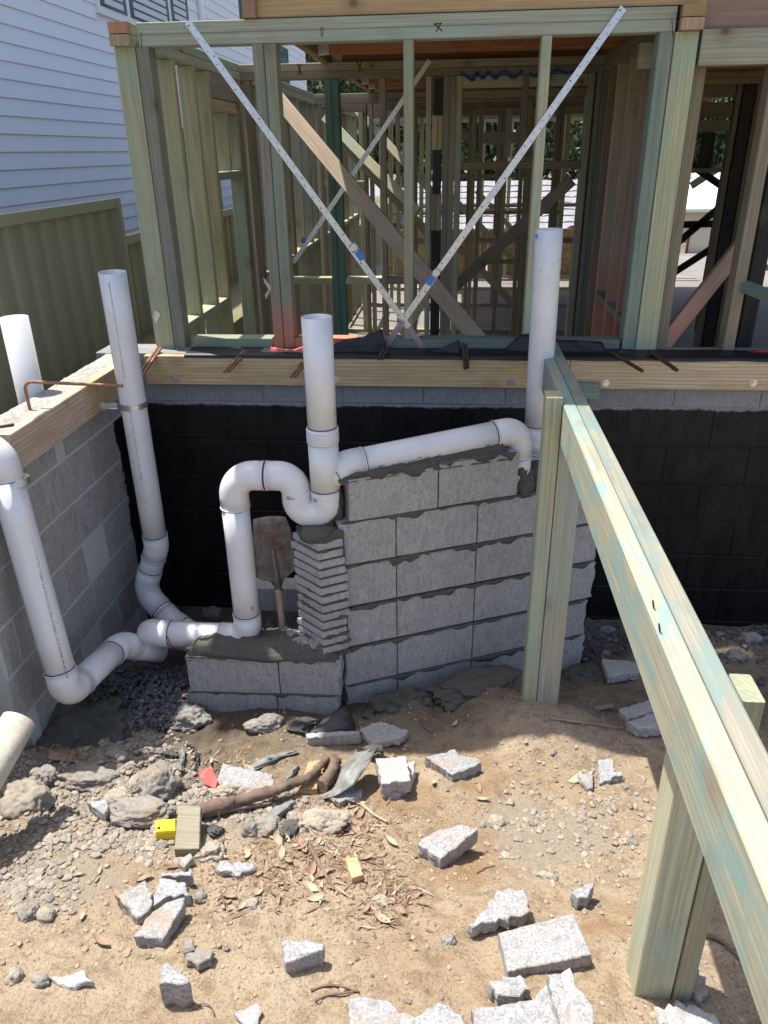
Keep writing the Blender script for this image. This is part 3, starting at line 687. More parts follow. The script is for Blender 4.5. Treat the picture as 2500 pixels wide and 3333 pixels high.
board('brace', t, atY(2355, 580, 8.05), atY(2270, 1080, 8.05), .06, .04, 'dark', (0, -1, 0))
lone('thin sunlit yellow batten beyond the right hand opening', atY(2250, 605, 10), atY(2392, 512, 10), .08, .04, 'yellow')
rp = thing('wall_frame', 'reddish double studs at the right edge with a sloping brace', 'timber frame', (1.2, 4.2, 1.31))
post('stud', rp, fx(2430, 700), fx(2470, 700), 3.75, 3.84, 1.31, 2.52, 'brown')
o = post('stud', rp, fx(2410, 700)+.07, fx(2495, 700), 3.86, 3.90, 1.2, 2.52, 'pink'); o['label'] = 'stud with red reflection painted near its foot'
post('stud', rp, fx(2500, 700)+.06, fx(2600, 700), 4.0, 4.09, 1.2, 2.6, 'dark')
board('top_plate', rp, (.985, 3.795, 2.565), (2.6, 3.795, 2.565), .09, .13, 'green')
board('nogging', rp, atY(2405, 925, 3.8), atY(2560, 985, 3.5), .05, .045, 'pale')
board('brace', rp, atY(2135, 1150, 3.87), atY(2420, 790, 4.1), .075, .04, 'pink', (0, -1, 0))
post('stud', rp, 1.62, 1.72, 3.75, 3.84, 1.31, 2.5, 'pink')
post('stud', rp, 1.0, 1.05, 3.86, 3.95, .8, 2.6, 'brown'); post('stud', rp, 1.06, 1.15, 4.6, 4.65, .05, 2.6, 'dark'); post('stud', rp, 1.155, 1.245, 4.9, 4.95, .05, 2.6, 'dark')
# ------------------------------------------------------------------ upper floor: joists, rim boards, deck
uf = thing('upper_floor', 'upper floor of red joists hung from an edge beam above the open rooms', 'floor', (0, 8, 2.72))
for i in range(16):
    Y = 4.06+.56*i
    if abs(Y-5.6) < .1: Y += .12
    board('joist', uf, (-.80, Y, 2.80), (3.2, Y, 2.80), .045, .17, 'joist'); 
    if i < 12:
        board('joist_hanger', uf, (-.835, Y, 2.79), (-.77, Y, 2.79), .052, .15, 'zinc')
board('edge_beam', uf, (-.865, 3.845, 2.80), (-.865, 12.7, 2.80), .045, .17, 'lvl')
board('rim_board', uf, (-.90, 3.79, 2.85), (.99, 3.79, 2.85), .045, .265, 'lvl')
o = board('rim_board', uf, (.995, 3.80, 2.80), (3.2, 3.80, 2.80), .03, .335, 'ply'); o['label'] = 'pink plywood rim board'
box('deck', uf, (-.9, 3.75, 3.02), (6.2, 14.4, 3.04), 'joist')
for i in range(6): box('rear_deck', uf, (-1.0+i, 15.3, 3.0), (-.6+i, 15.4, 3.02), 'yellow')
uw = thing('wall_frame', 'foot of the upper storey frame standing on the front plate', 'timber frame', (-.94, 3.79, 2.72))
post('stud', uw, -.94, -.918, 3.76, 3.85, 2.714, 5.1, 'teal'); post('stud', uw, -.917, -.86, 3.72, 3.766, 2.714, 5.1, 'joist')
for i in range(9): post('stud', uw, -.6+.45*i, -.555+.45*i, 3.76, 3.85, 3.045, 5.1, 'green')
tag(box('shade_wall', None, (3.42, 4.2, .02), (3.435, 8.6, 2.7), 'brown'), 'unseen plywood wall added to darken the right hand bay', 'wall')  # unseen wall added to keep sky light out of the bay
# plank decks added above, out of view, to cast the hard edge of shade
sc = thing('shade_deck', 'unseen plank deck added above the pit to cast its shade', 'shade_deck', (0, 3.3, 3.68))
for k in range(3): board('plank', sc, (-.6, 3.055+.23*k, 3.7), (3.6, 3.055+.23*k, 3.7), .226, .038, 'grey')
# shorter boards laid the other way at the left end, ends and gaps shaped to cast shade fingers and sun patches
for x0, x1, ye in [(-2.36, -2.305, 2.98), (-2.30, -2.172, 3.02), (-2.168, -2.03, 2.95), (-2.025, -1.87, 2.99), (-1.85, -1.71, 2.95), (-1.70, -1.45, 2.875), (-1.445, -1.22, 2.87), (-1.215, -1.0, 2.885), (-.995, -.8, 2.91), (-.797, -.602, 2.935)]:
    board('board', sc, ((x0+x1)/2, ye, 3.7), ((x0+x1)/2, 3.085 if x1 != -1.71 else 3.0, 3.7), x1-x0, .038, 'grey')
for x0, x1 in [(-2.33, -2.226), (-2.196, -2.182), (-2.10, -1.865), (-1.70, -.602)]:
    board('board', sc, ((x0+x1)/2, 3.0 if x1 == -.602 or x1 == -1.865 else 3.086, 3.699), ((x0+x1)/2, 3.19, 3.699), x1-x0, .036, 'grey')
for x0, x1, ye in [(-2.35, -2.0, 3.92), (-1.997, -1.5, 3.92), (-1.497, -1.23, 3.92), (-1.227, -.602, 3.85)]:
    board('board', sc, ((x0+x1)/2, 3.192, 3.7), ((x0+x1)/2, ye, 3.7), x1-x0, .038, 'grey')
board('plank', sc, (-.6, 3.77, 3.7), (3.6, 3.77, 3.7), .24, .038, 'grey')
sc.location = sc.location+V((0, -.03, 0))
# ------------------------------------------------------------------ black plastic along the slab edge
def sheet(name, label, top, ybot, Y, mat, lean=.03, group=None):
    xsn = [t_[0] for t_ in top]; n = 60; vs = []; rows = 6
    for i in range(n+1):
        x = xsn[0]+(xsn[-1]-xsn[0])*i/n
        for (x0, y0), (x1, y1) in zip(top, top[1:]):
            if x0 <= x <= x1: yt = y0+(y1-y0)*(x-x0)/max(1, x1-x0); break
        yt = min(yt, ybot-2)
        for j in range(rows+1):
            f = j/rows; p = atY(x, ybot+(yt-ybot)*f, Y+lean*f); p.y += .012*noise.noise(V((x*.02, f*2, 1)))+.006*noise.noise(V((x*.07, f*4, 2)))
            vs.append(p)
    fs = [(i*(rows+1)+j, (i+1)*(rows+1)+j, (i+1)*(rows+1)+j+1, i*(rows+1)+j+1) for i in range(n) for j in range(rows)]
    o = centered(name, vs, fs, mat, None, True); sd = o.modifiers.new('t', 'SOLIDIFY'); sd.thickness = .0015
    return tag(o, label, 'plastic sheet', group)
sheet('plastic_sheet', 'black plastic sheet edge curling up behind the middle of the pine edge board', [(578, 1140), (700, 1152), (860, 1148), (905, 1137), (950, 1142), (1000, 1130), (1090, 1107), (1180, 1096), (1252, 1070), (1256, 1150), (1290, 1153)], 1162, 3.655, 'plastic')
sheet('plastic_sheet', 'black plastic flap beside the paired reinforcing bars right of centre', [(1262, 1152), (1400, 1142), (1440, 1132), (1497, 1103), (1501, 1150), (1597, 1140), (1600, 1165)], 1164, 3.65, 'plastic')
sheet('plastic_sheet', 'shiny blue black plastic heap behind the tall white pipe', [(1600, 1158), (1650, 1130), (1690, 1090), (1720, 1086), (1820, 1105), (1960, 1112), (1978, 1150), (2000, 1160)], 1166, 3.68, 'plastic', .05)
sheet('plastic_sheet', 'red plastic film showing along the edge on the right', [(2150, 1168), (2210, 1160), (2290, 1149), (2400, 1148), (2480, 1140), (2700, 1110)], 1170, 3.67, 'redfilm', .04)
sheet('plastic_sheet', 'black plastic strip lying over the slab edge on the right', [(2015, 1136), (2050, 1145), (2120, 1166), (2200, 1169), (2350, 1168), (2450, 1158), (2520, 1146), (2700, 1120)], 1172, 3.655, 'plastic', .01)
sheet('plastic_sheet', 'thin red film under the black plastic at the red tinged studs', [(880, 1130), (905, 1133), (950, 1139), (1000, 1122), (1080, 1100), (1150, 1105)], 1158, 3.672, 'redfilm', .012)
n = 90; vs = []
for i in range(n+1):
    x = -1.31+4.5*i/n
    for j, (yy, zz_) in enumerate([(3.594, 1.298), (3.593, 1.311), (3.62, 1.314), (3.68, 1.316), (3.742, 1.317)]):
        vs.append((x, yy-(.004*noise.noise(V((x*9, j, 3))) if j < 2 else 0), zz_+.006*max(0, noise.noise(V((x*7, j*.8, 1))))*(j > 1)+(.004*noise.noise(V((x*5, 0, 6))) if j == 0 else 0)))
o = centered('plastic_sheet', vs, [(i*5+j, (i+1)*5+j, (i+1)*5+j+1, i*5+j+1) for i in range(n) for j in range(4)], 'plastic', None, True)
tag(o, 'black plastic membrane laid along the top of the slab edge under the frame', 'plastic sheet')
# ------------------------------------------------------------------ reinforcing bars
def rebar(label, a, b, Ya, Yb, pair=True, mat='rust', off=9):
    p = atY(*a, Ya); q = atY(*b, Yb); t = thing('reinforcing_bar', label, 'steel bar', p, 'starter bars along the slab edge')
    for k in range(2 if pair else 1):
        o_ = V((.0145*k, 0, -.005*k)); d = (q-p).normalized()
        path = [p+o_+(q-p)*(i/8*(1 if k == 0 else .93)) for i in range(9)]
        tubeobj('bar', t, path, [.007*(1+.1*(i % 2)) for i in range(9)], mat, 8)
    m_ = p+(q-p)*.6; tubeobj('tie_wire', t, [m_+V((-.008, -.007, -.004)), m_+V((.005, -.009, .004)), m_+V((.019, -.006, 0))], .001, 'rustd', 5)
rebar('rusty paired bars beside the left tall pipe', (514, 1130), (444, 1232), 3.66, 3.42)
rebar('bright rusty paired bars in front of the red tinged studs', (795, 1140), (730, 1212), 3.66, 3.46)
rebar('rusty bars half hidden by the middle white pipe', (990, 1172), (947, 1228), 3.62, 3.48)
rebar('dark bars below the crossing of the steel straps', (1253, 1130), (1232, 1168), 3.66, 3.5, True, 'rustd')
rebar('dark upright pair of bars in a grey collar', (1508, 1120), (1513, 1200), 3.66, 3.5, True, 'rustd')
rebar('dark paired bars behind the end of the handrail beam', (1985, 1146), (2090, 1208), 3.66, 3.42, True, 'rustd')
rebar('dark paired bars furthest right along the edge', (2112, 1142), (2202, 1206), 3.66, 3.42, True, 'rustd')
p0 = atZ(98, 1335, 1.30); pts = [p0, V((p0.x, p0.y, p0.z+.115)), atY(400, 1256, p0.y+.02)]
pp = arcpath(pts, .03); n_ = []
for a, b in zip(pp, pp[1:]):
    m_ = max(1, int((b-a).length/.006)); n_ += [a+(b-a)*i/m_ for i in range(m_)]
n_.append(pp[-1])
tag(tubeobj('reinforcing_bar', None, n_, [.0062*(1+.12*(i % 2)) for i in range(len(n_))], 'rust', 8), 'bent ribbed bar rising from the left wall top and crossing the edge board', 'steel bar')
tag(tubeobj('reinforcing_bar', None, [atZ(-60, 1398, 1.34), atZ(45, 1383, 1.35)], .006, 'rustd', 8), 'short bar end at the left edge on the wall top', 'steel bar')
def lump(name, par, c, rx, ry, rz, mat, seed=0, rot=0, sub=4, amp=.25, flat=0, fr=1.6, rg_=0.0):
    bm = bmesh.new(); bmesh.ops.create_icosphere(bm, subdivisions=sub, radius=1)
    for v in bm.verts:
        p = v.co.copy(); d = 1+amp*noise.noise(p*fr+V((seed, 0, 0)))+amp*.45*noise.noise(p*fr*2.7+V((0, seed, 0)))+amp*.22*noise.noise(p*fr*6+V((0, 0, seed)))+rg_*noise.noise(p*fr*14)+rg_*.7*noise.noise(p*fr*27)
        q = V((p.x*rx, p.y*ry, p.z*rz))*d
        if flat and q.z < -rz*flat: q.z = -rz*flat
        v.co = q
    me = bpy.data.meshes.new(name); bm.to_mesh(me); bm.free()
    if rx > .02:
        for p in me.polygons: p.use_smooth = True
    return link(name, me, mat, par, Matrix.Translation(V(c)) @ Matrix.Rotation(rot, 4, 'Z'))
# ------------------------------------------------------------------ drain pipes
PR = .055
def run(par, pts, rads, openend=False, r=PR, capend=True, marker=True, mat='pvc'):
    pts = [V(p) for p in pts]; n = len(pts); segs = []
    starts = pts[0]; cut = [None]*n
    for i in range(1, n-1):
        a, b, c = pts[i-1], pts[i], pts[i+1]; u = (a-b).normalized(); v = (c-b).normalized(); ang = u.angle(v)
        t = rads[i-1]/tan(ang/2); cut[i] = (b+u*t, b+v*t, u, v)
    cur = pts[0]
    for i in range(1, n):
        end = pts[i] if cut[i] is None else cut[i][0]
        if (end-cur).length > .012:
            d = (end-cur).normalized(); m_ = max(2, int((end-cur).length/.25)+1)
            tubeobj('pipe', par, [cur+(end-cur)*k/m_ for k in range(m_+1)], r, mat, 36, hollow=(r*.93 if (openend and i == 1) else None), cap=True)
        if cut[i] is not None:
            p0, p1, u, v = cut[i]; room = (p0-cur).length
            e0 = min(.05, max(0, room*.45)); nx_ = (pts[i+1] if (i+1 >= n or cut[i+1] is None) else cut[i+1][0]); e1 = min(.05, max(0, (nx_-p1).length*.45))
            arc = arcpath([p0+u*e0, pts[i], p1+v*e1], rads[i-1]) if False else None
            ce_pts = arcpath([pts[i]+u*((p0-pts[i]).length+e0+.001), pts[i], pts[i]+v*((p1-pts[i]).length+e1+.001)], rads[i-1])
            # keep the true fillet even where the legs are short
            u_, v_ = u, v; ang = u_.angle(v_); t = rads[i-1]/tan(ang/2); ce = pts[i]+(u_+v_).normalized()*(rads[i-1]/sin(ang/2))
            s0 = p0-ce; s1 = p1-ce; ax = s0.cross(s1).normalized(); tot = s0.angle(s1); k_ = max(5, int(tot/radians(8)))
            arc = [ce+Matrix.Rotation(tot*k/k_, 3, ax) @ s0 for k in range(k_+1)]
            path = ([p0+u_*e0] if e0 > .004 else [])+arc+([p1+v_*e1] if e1 > .004 else [])
            el = tubeobj('elbow', par, path, r*1.055, mat, 36)
            for q, dd, e in ((p0, u_, e0), (p1, v_, e1)):
                if e > .012:
                    tubeobj('socket_rim', par, [q+dd*(e-.004), q+dd*(e+.001)], r*1.085, mat, 36)
                    if marker: tubeobj('marker_line', par, [q+dd*(e+.001), q+dd*(e+.0045)], r*1.025, 'marker', 36)
            cur = p1
        else: cur = end
mY = 2.69
pr_ = thing('drain_pipework', 'white drain pipe with U shaped trap, middle upright and sloping branch along the wall', 'pipe', (-.5, 2.7, .3))
TX = -.482; zt_ = 1.675
zU = .80   # centre height of the trap curve
run(pr_, [(TX, mY, zt_), (TX, mY, 1.25)], [], True)
tubeobj('coupling', pr_, [(TX, mY, 1.265), (TX, mY, 1.205)], PR*1.09, 'pvc', 36)
for k in range(5): tubeobj('coupling_ring', pr_, [(TX, mY, 1.258-.011*k), (TX, mY, 1.253-.011*k)], PR*1.12, 'pvc', 36)
tubeobj('marker_line', pr_, [(TX, mY, 1.2665), (TX, mY, 1.2695)], PR*1.02, 'marker', 36)
tubeobj('tee_body', pr_, [(TX, mY, 1.204), (TX, mY, 1.017)], PR*1.05, 'pvc', 36)
tubeobj('marker_line', pr_, [(TX, mY, 1.0165), (TX, mY, 1.0135)], PR*1.065, 'marker', 36)
# trap: half circle
LXp = TX-.1165; k_ = 22; cU = V(((TX+LXp)/2, mY, .966)); rU = (TX-LXp)/2
arc = [V((TX, mY, 1.013)), V((TX, mY, .99))]+[cU+V((rU*cos(pi*k/k_), 0, -rU*sin(pi*k/k_))) for k in range(k_+1)]+[V((LXp, mY, .99)), V((LXp, mY, 1.013))]
tubeobj('trap', pr_, arc, PR*1.055, 'pvc', 36)
tubeobj('marker_line', pr_, [(LXp, mY, 1.014), (LXp, mY, 1.017)], PR*1.03, 'marker', 36)
def q3(x, y, Y): return atY(x, y, Y)
zH = q3(850, 1547, mY).z; XL = q3(768, 1650, mY).x; zB = q3(700, 2064, mY).z; XE = q3(482, 2062, mY).x
run(pr_, [(LXp, mY, 1.018), (LXp, mY, zH), (XL, mY-.005, zH), (XL, mY-.01, zB), (XE, mY-.01, zB), (XE-.01, mY+.13, zB-.09), (XE+.42, mY+.25, zB-.30)], [.066, .085, .07, .06, .10])
tag(centered('red_scribble', [V((-1.19, mY-.069, zB+.03)), V((-1.185, mY-.069, zB+.03)), V((-1.175, mY-.069, zB-.03)), V((-1.18, mY-.069, zB-.03))], [(0, 1, 2, 3)], 'redink', pr_), None)
# branch over the wall
PB = A0+NW*.075
b0 = atP(1140, 1510, PB, NW); b1 = atP(1690, 1398, PB, NW)
start = V((TX+.01, mY+.005, 1.06)); k1 = atP(1128, 1512, PB, NW)
dB = (b1-b0).normalized()
run(pr_, [start, b0-dB*.02, b1, b1+V((.035, .03, -.0)) if False else V((b1.x+.005, b1.y, b1.z-.26))], [.11, .062])
# right tall pipe
rp_ = thing('drain_pipe', 'tallest white drain pipe standing right of the sloping branch', 'pipe', (.38, 3.27, .9))
run(rp_, [q3(1788, 745, 3.27), q3(1745, 1430, 3.27), q3(1722, 1520, 3.25)], [.12], True)
plate('blue_mark', rp_, [(1742, 762), (1749, 760), (1752, 772), (1747, 780), (1742, 774)], 'bluepaint', 3.2145, .0008)
# left tall pipe
lp = thing('drain_pipe', 'tall white drain pipe clamped to the left edge board', 'pipe', (-1.42, 3.1, .1))
T0 = q3(365, 885, 3.06); T1 = q3(510, 1780, 3.12)
run(lp, [T0, T1, q3(470, 1925, 3.10), q3(560, 2020, 3.02), q3(700, 2110, 2.95)], [.09, .10, .07], True)
def pipe_strap(par, c, d, side, r=PR):
    d = V(d).normalized(); n1 = V(side).normalized(); n2 = d.cross(n1); ring = [c+n1*cos(a)*(r+.0015)+n2*sin(a)*(r+.0015) for a in [2*pi*k/30 for k in range(31)]]
    vs = []; fs = []
    for p in ring: vs += [p-d*.0125, p+d*.0125, p+d*.0125+(p-c).normalized()*.0016, p-d*.0125+(p-c).normalized()*.0016]
    for i in range(30):
        for j in range(4): fs.append((i*4+j, i*4+(j+1) % 4, (i+1)*4+(j+1) % 4, (i+1)*4+j))
    o = centered('strap_band', vs, fs, 'zinc', par)
    return o
cst = T0+(T1-T0)*((1275-885)/(1780-885)); dd = (T1-T0).normalized()
ps = thing('pipe_strap', 'galvanised strap holding the tall left pipe to the edge board', 'strap', cst); pipe_strap(ps, cst, dd, (1, 0, 0))
board('strap_tail', ps, cst+V((-.06, -.03, 0)), cst+V((-.128, -.035, 0)), .0016, .025, 'zinc'); bolt(ps, cst+V((-.122, -.036, 0)), (0, -1, 0))
# back left open pipe
bp = thing('drain_pipe', 'open white pipe behind the left wall at the picture edge', 'pipe', (-1.83, 3.0, 1.0))
tubeobj('pipe', bp, [q3(45, 1032, 3.0), q3(45, 1032, 3.0)+V((0, 0, -.75))], PR, 'pvc', 36, hollow=PR*.93)
# front left pipe with its elbows
fp = thing('drain_pipe', 'large white drain pipe with printed lettering at the left edge', 'pipe', (-1.5, 2.25, .2))
F1 = q3(35, 1560, 2.32); F2 = q3(213, 2240, 2.20)
FE = q3(395, 2105, 2.62)
run(fp, [F1+V((-.3, -.05, .12)), F1+V((-.02, 0, .12)), F2+V((.0, 0, -.03)), FE+V((0, 0, .01)), FE+V((.12, .12, -.10))], [.075, .06, .07])
fst = thing('pipe_strap', 'galvanised strap round the pipe at the left edge', 'strap', F1)
dF = (F2-F1).normalized(); pipe_strap(fst, F1+dF*.005, dF, (1, 0, 0), PR*1.06)
# printed lettering wrapped on the pipe
def lettering(par, text, c0, c1, size, ang, r):
    cu = bpy.data.curves.new('txt', 'FONT'); cu.body = text; cu.size = size; cu.resolution_u = 1
    to = bpy.data.objects.new('txt', cu); COL.objects.link(to); bpy.context.view_layer.update()
    me = bpy.data.meshes.new_from_object(to.evaluated_get(bpy.context.evaluated_depsgraph_get())); bpy.data.objects.remove(to)
    d = (c1-c0).normalized(); n1 = V((0, -1, 0)); n1 = (n1-d*n1.dot(d)).normalized(); n2 = d.cross(n1)
    wd = max(v.co.x for v in me.vertices); sc_ = (c1-c0).length/wd
    for v in me.vertices:
        a = ang-v.co.y/r; q = c0+d*(v.co.x*sc_)+(n1*cos(a)+n2*sin(a))*r; v.co = q
    c = c0; 
    for v in me.vertices: v.co -= c
    return link('printed_text', me, 'greyink', par, Matrix.Translation(c))
lettering(fp, 'IPLEX PIPELINES PREMIUM RRJ PVC DWV 100 PVC-U SC SN6 0120813  S113 62SN8 SN-AS1260', F1+dF*.07, F2-dF*.06, .013, -.80, PR+.0007)
lettering(lp, 'PREMIUM RRJ PVC DWV 100 PVC-U SC SN6 0120813 S113', T0+dd*.03, T0+dd*.42, .009, -.02, PR+.0006)
lettering(lp, 'PVC DWV 100 PVC-U SC SN6', T0+dd*.56, T0+dd*.9, .009, -.02, PR+.0006)
def wrapmark(par, c, d, r, pts, mat, w_=.002, name='pen_mark'):
    d = V(d).normalized(); n1 = V((0, -1, 0)); n1 = (n1-d*n1.dot(d)).normalized(); n2 = d.cross(n1); vs = []; fs = []
    P = []
    for (s_, a) in pts: P.append(c+d*s_+(n1*cos(a)+n2*sin(a))*(r+.0008))
    for a, b in zip(P, P[1:]):
        n = (b-a).cross(a-c).normalized()*w_/2; k = len(vs); vs += [a-n, a+n, b+n, b-n]; fs.append((k, k+1, k+2, k+3))
    return centered(name, vs, fs, mat, par)
wrapmark(fp, F1, dF, PR, [(.06, -1.15), (.062, -.95), (.09, -.92), (.11, -.9)], 'marker')
wrapmark(fp, F1, dF, PR, [(.34, -.42), (.37, -.36), (.40, -.34)], 'marker')
wrapmark(fp, F1, dF, PR, [(.12, .45), (.18, .4), (.25, .2), (.3, .12)], 'redink')
# dirty stub
a_ = CAM+ray(62, 2345)*2.5; b_ = CAM+ray(-140, 2700)*2.25
ds = thing('drain_pipe', 'dirty old white pipe end at the lower left edge', 'pipe', a_); tubeobj('pipe', ds, [a_, b_], PR, 'dirtypvc', 36, jit=.02)
for q_, z_, a0 in ((TX, .99, .5), (XL, zH-.13, .1), (XL, zB+.10, .0), (LXp, 1.0, .2)):
    for k in range(6): wrapmark(pr_, V((q_, mY, z_)), (0, 0, -1), PR*1.056, [(0, a0+.06*k), (.013, a0+.06*k)], 'greyink', .0016, 'printed_label')
lump('cement_smudge', pr_, V((XL+.03, mY-.048, zB+.17)), .012, .006, .016, 'drymortar', 77, 0, 3, .5)
lump('cement_smudge', pr_, V((XL-.02, mY-.054, zB+.15)), .010, .003, .007, 'drymortar', 78, 0, 3, .5)
for k in range(16):
    f = random.random(); p = b0+(b1-b0)*(.08+.85*f)+V((0, 0, 0)); lump('cement_smudge', pr_, p-NW*PR*.93+V((0, 0, -.018+random.uniform(-.008, .012))), random.uniform(.006, .02), .004, random.uniform(.002, .006), 'drymortar', 80+k, atan2(DW.y, DW.x), 2, .5)
# ------------------------------------------------------------------ angled block wall that carries the branch
aw = thing('block_wall', 'angled wall of six courses of grey blocks with smeared mortar under the sloping pipe', 'wall', A0)
def wp(t, z, off=0.0): return A0+DW*t+NW*off+V((0, 0, z))
def rough_block(par, t0, t1, z0, z1, dep=.19, ragL=0, ragR=0, mat='block', topcut=0, O=None, D=None, N=None, name='block', off=0):
    """a block with slightly worn outline, ragged where it was broken"""
    O = A0 if O is None else O; D = DW if D is None else D; N = NW if N is None else N
    P = []; n = 7
    for i in range(n): P.append((t0+(t1-t0)*i/(n-1), z0+random.uniform(-.0012, .0012)))
    for i in range(1, n): P.append((t1+(random.uniform(-ragR, ragR*.4) if ragR else random.uniform(-.001, .001)), z0+(z1-z0)*i/n))
    for i in range(n): P.append((t1-(t1-t0)*i/(n-1), z1+random.uniform(-.0015, .001)-(topcut*(.5+random.random()) if topcut else 0)))
    for i in range(1, n): P.append((t0+(random.uniform(-ragL*.4, ragL) if ragL else random.uniform(-.001, .001)), z1-(z1-z0)*i/n))
    m_ = len(P); e = .0035; ct = (t0+t1)/2; cz = (z0+z1)/2
    f = [O+D*(t*1.0+(-e if t > ct else e))+N*off+V((0, 0, z+(-e if z > cz else e))) for t, z in P]
    f2_ = [O+D*t+N*(off+e)+V((0, 0, z)) for t, z in P]; bk = [O+D*t+N*(off+dep)+V((0, 0, z)) for t, z in P]
    vs = f+f2_+bk
    fs = [tuple(range(m_)), tuple(range(3*m_-1, 2*m_-1, -1))]
    for i in range(m_):
        j = (i+1) % m_; fs.append((j, i, m_+i, m_+j)); fs.append((m_+j, m_+i, 2*m_+i, 2*m_+j))
    return recalc(centered(name, vs, fs, mat, par))
ROW = [.885, .69, .49, .29, .095, -.10]
g2 = .005
rough_block(aw, .047, .418, .887, 1.07, ragL=.004, topcut=.006); rough_block(aw, .424, .775, .89, 1.083)
for r, zt in enumerate(ROW):
    zb = zt-.195
    rough_block(aw, 0.0, .238, zb+g2, zt-g2/2, ragL=.012)
    rough_block(aw, .243, .598, zb+g2, zt-g2/2); rough_block(aw, .603, .955, zb+g2, zt-g2/2)
    rough_block(aw, .96, 1.2+.03*random.uniform(-1, .6), zb+g2, zt-g2/2, ragR=.010)
def prism_tz(par, pts, off0, off1, mat, name, O=None, D=None, N=None):
    O = A0 if O is None else O; D = DW if D is None else D; N = NW if N is None else N
    a = [O+D*t+N*off0+V((0, 0, z)) for t, z in pts]; b = [O+D*t+N*off1+V((0, 0, z)) for t, z in pts]; n = len(pts)
    return recalc(centered(name, a+b, [tuple(range(n)), tuple(range(2*n-1, n-1, -1))]+[((i+1) % n, i, n+i, n+(i+1) % n) for i in range(n)], mat, par))
prism_tz(aw, [(.02, -.3), (1.16, -.3), (1.16, .87), (.77, .875), (.77, 1.06), (.055, 1.05), (.055, .87), (.02, .87)], .007, .18, 'mortar', 'mortar_joint')
def smear(par, t0, t1, z, amp, seed, O=None, D=None, N=None, up=.006, th=.004):
    n = max(6, int((t1-t0)/.008)); top = []; bot = []
    for i in range(n+1):
        t = t0+(t1-t0)*i/n; e = min(1, i/3, (n-i)/3)
        a = noise.noise(V((t*14, seed, 0)))*.6+noise.noise(V((t*38, seed, 3)))*.2
        top.append((t, z+up*e*(.5+noise.noise(V((t*30, seed, 8)))))); bot.append((t, z-.004-max(0, a+.18)*amp*e))
    vs = []; O = A0 if O is None else O; D = DW if D is None else D; N = NW if N is None else N
    for (t, za), (_, zb) in zip(top, bot):
        zm = (za+zb)/2
        for zz_, of in ((za, .002), (za-.002, -th*.6), (zm, -th*(1.0+.5*noise.noise(V((t*50, seed, 1))))), (zb+.002, -th*.6), (zb, .002)): vs.append(O+D*t+N*of+V((0, 0, zz_)))
    fs = [(i*5+j, i*5+j+1, (i+1)*5+j+1, (i+1)*5+j) for i in range(n) for j in range(4)]
    return recalc(centered('mortar_smear', vs, fs, 'mortar', par, True))
sd = 0
for r, zt in enumerate(ROW):
    for t0, t1, am in [(.01, .22, .03), (.2, .62, .055), (.58, .97, .05), (.95, 1.17, .035)]:
        sd += 3.7; smear(aw, t0, t1, zt, am*random.uniform(.35, 1.5), sd)
for t0, t1 in [(.06, .42), (.42, .76)]: sd += 3.3; smear(aw, t0, t1, 1.085, .09, sd, up=.012, th=.006)
# mortar bedding round the pipe
rotw = atan2(DW.y, DW.x)
bL = wp(.05, 1.09, .075); bRr = b1
n = 70; vs = []; prof = 9
for i in range(n+1):
    t = .01+.73*i/n; f = (t-.05)/.72; zc = b0.z+(b1.z-b0.z)*max(0, min(1, f)); e = min(1, (i+1)/4, (n-i+1)/4)
    tz = (zc-.012)*e+1.06*(1-e)+.010*noise.noise(V((t*18, 2, 0)))+.008*noise.noise(V((t*50, 5, 0)))
    for j in range(prof):
        a = j/(prof-1); off = -.002+.17*a
        base_ = 1.055 if j in (0, prof-1) else None
        hgt = tz if 1 < j < prof-2 else (1.055 if base_ else 1.055+(tz-1.055)*.75)
        o_ = off+(.006*noise.noise(V((t*25, j, 7))) if j < 4 else 0)
        vs.append(wp(t, hgt, o_))
fs = [(i*prof+j, i*prof+j+1, (i+1)*prof+j+1, (i+1)*prof+j) for i in range(n) for j in range(prof-1)]
recalc(centered('mortar_bed', vs, fs, 'mortar', aw, True))
lump('mortar_lump', aw, wp(-.02, .80, .10), .05, .09, .10, 'mortar', 1, rotw, amp=.3)
lump('mortar_lump', aw, wp(-.0, .95, .10), .05, .08, .11, 'mortar', 2, rotw, amp=.25)
lump('mortar_lump', aw, wp(.82, .93, .09), .07, .09, .09, 'mortar', 3, rotw, amp=.3); lump('mortar_lump', aw, wp(.92, .91, .08), .08, .08, .07, 'mortar', 4, rotw, amp=.3)
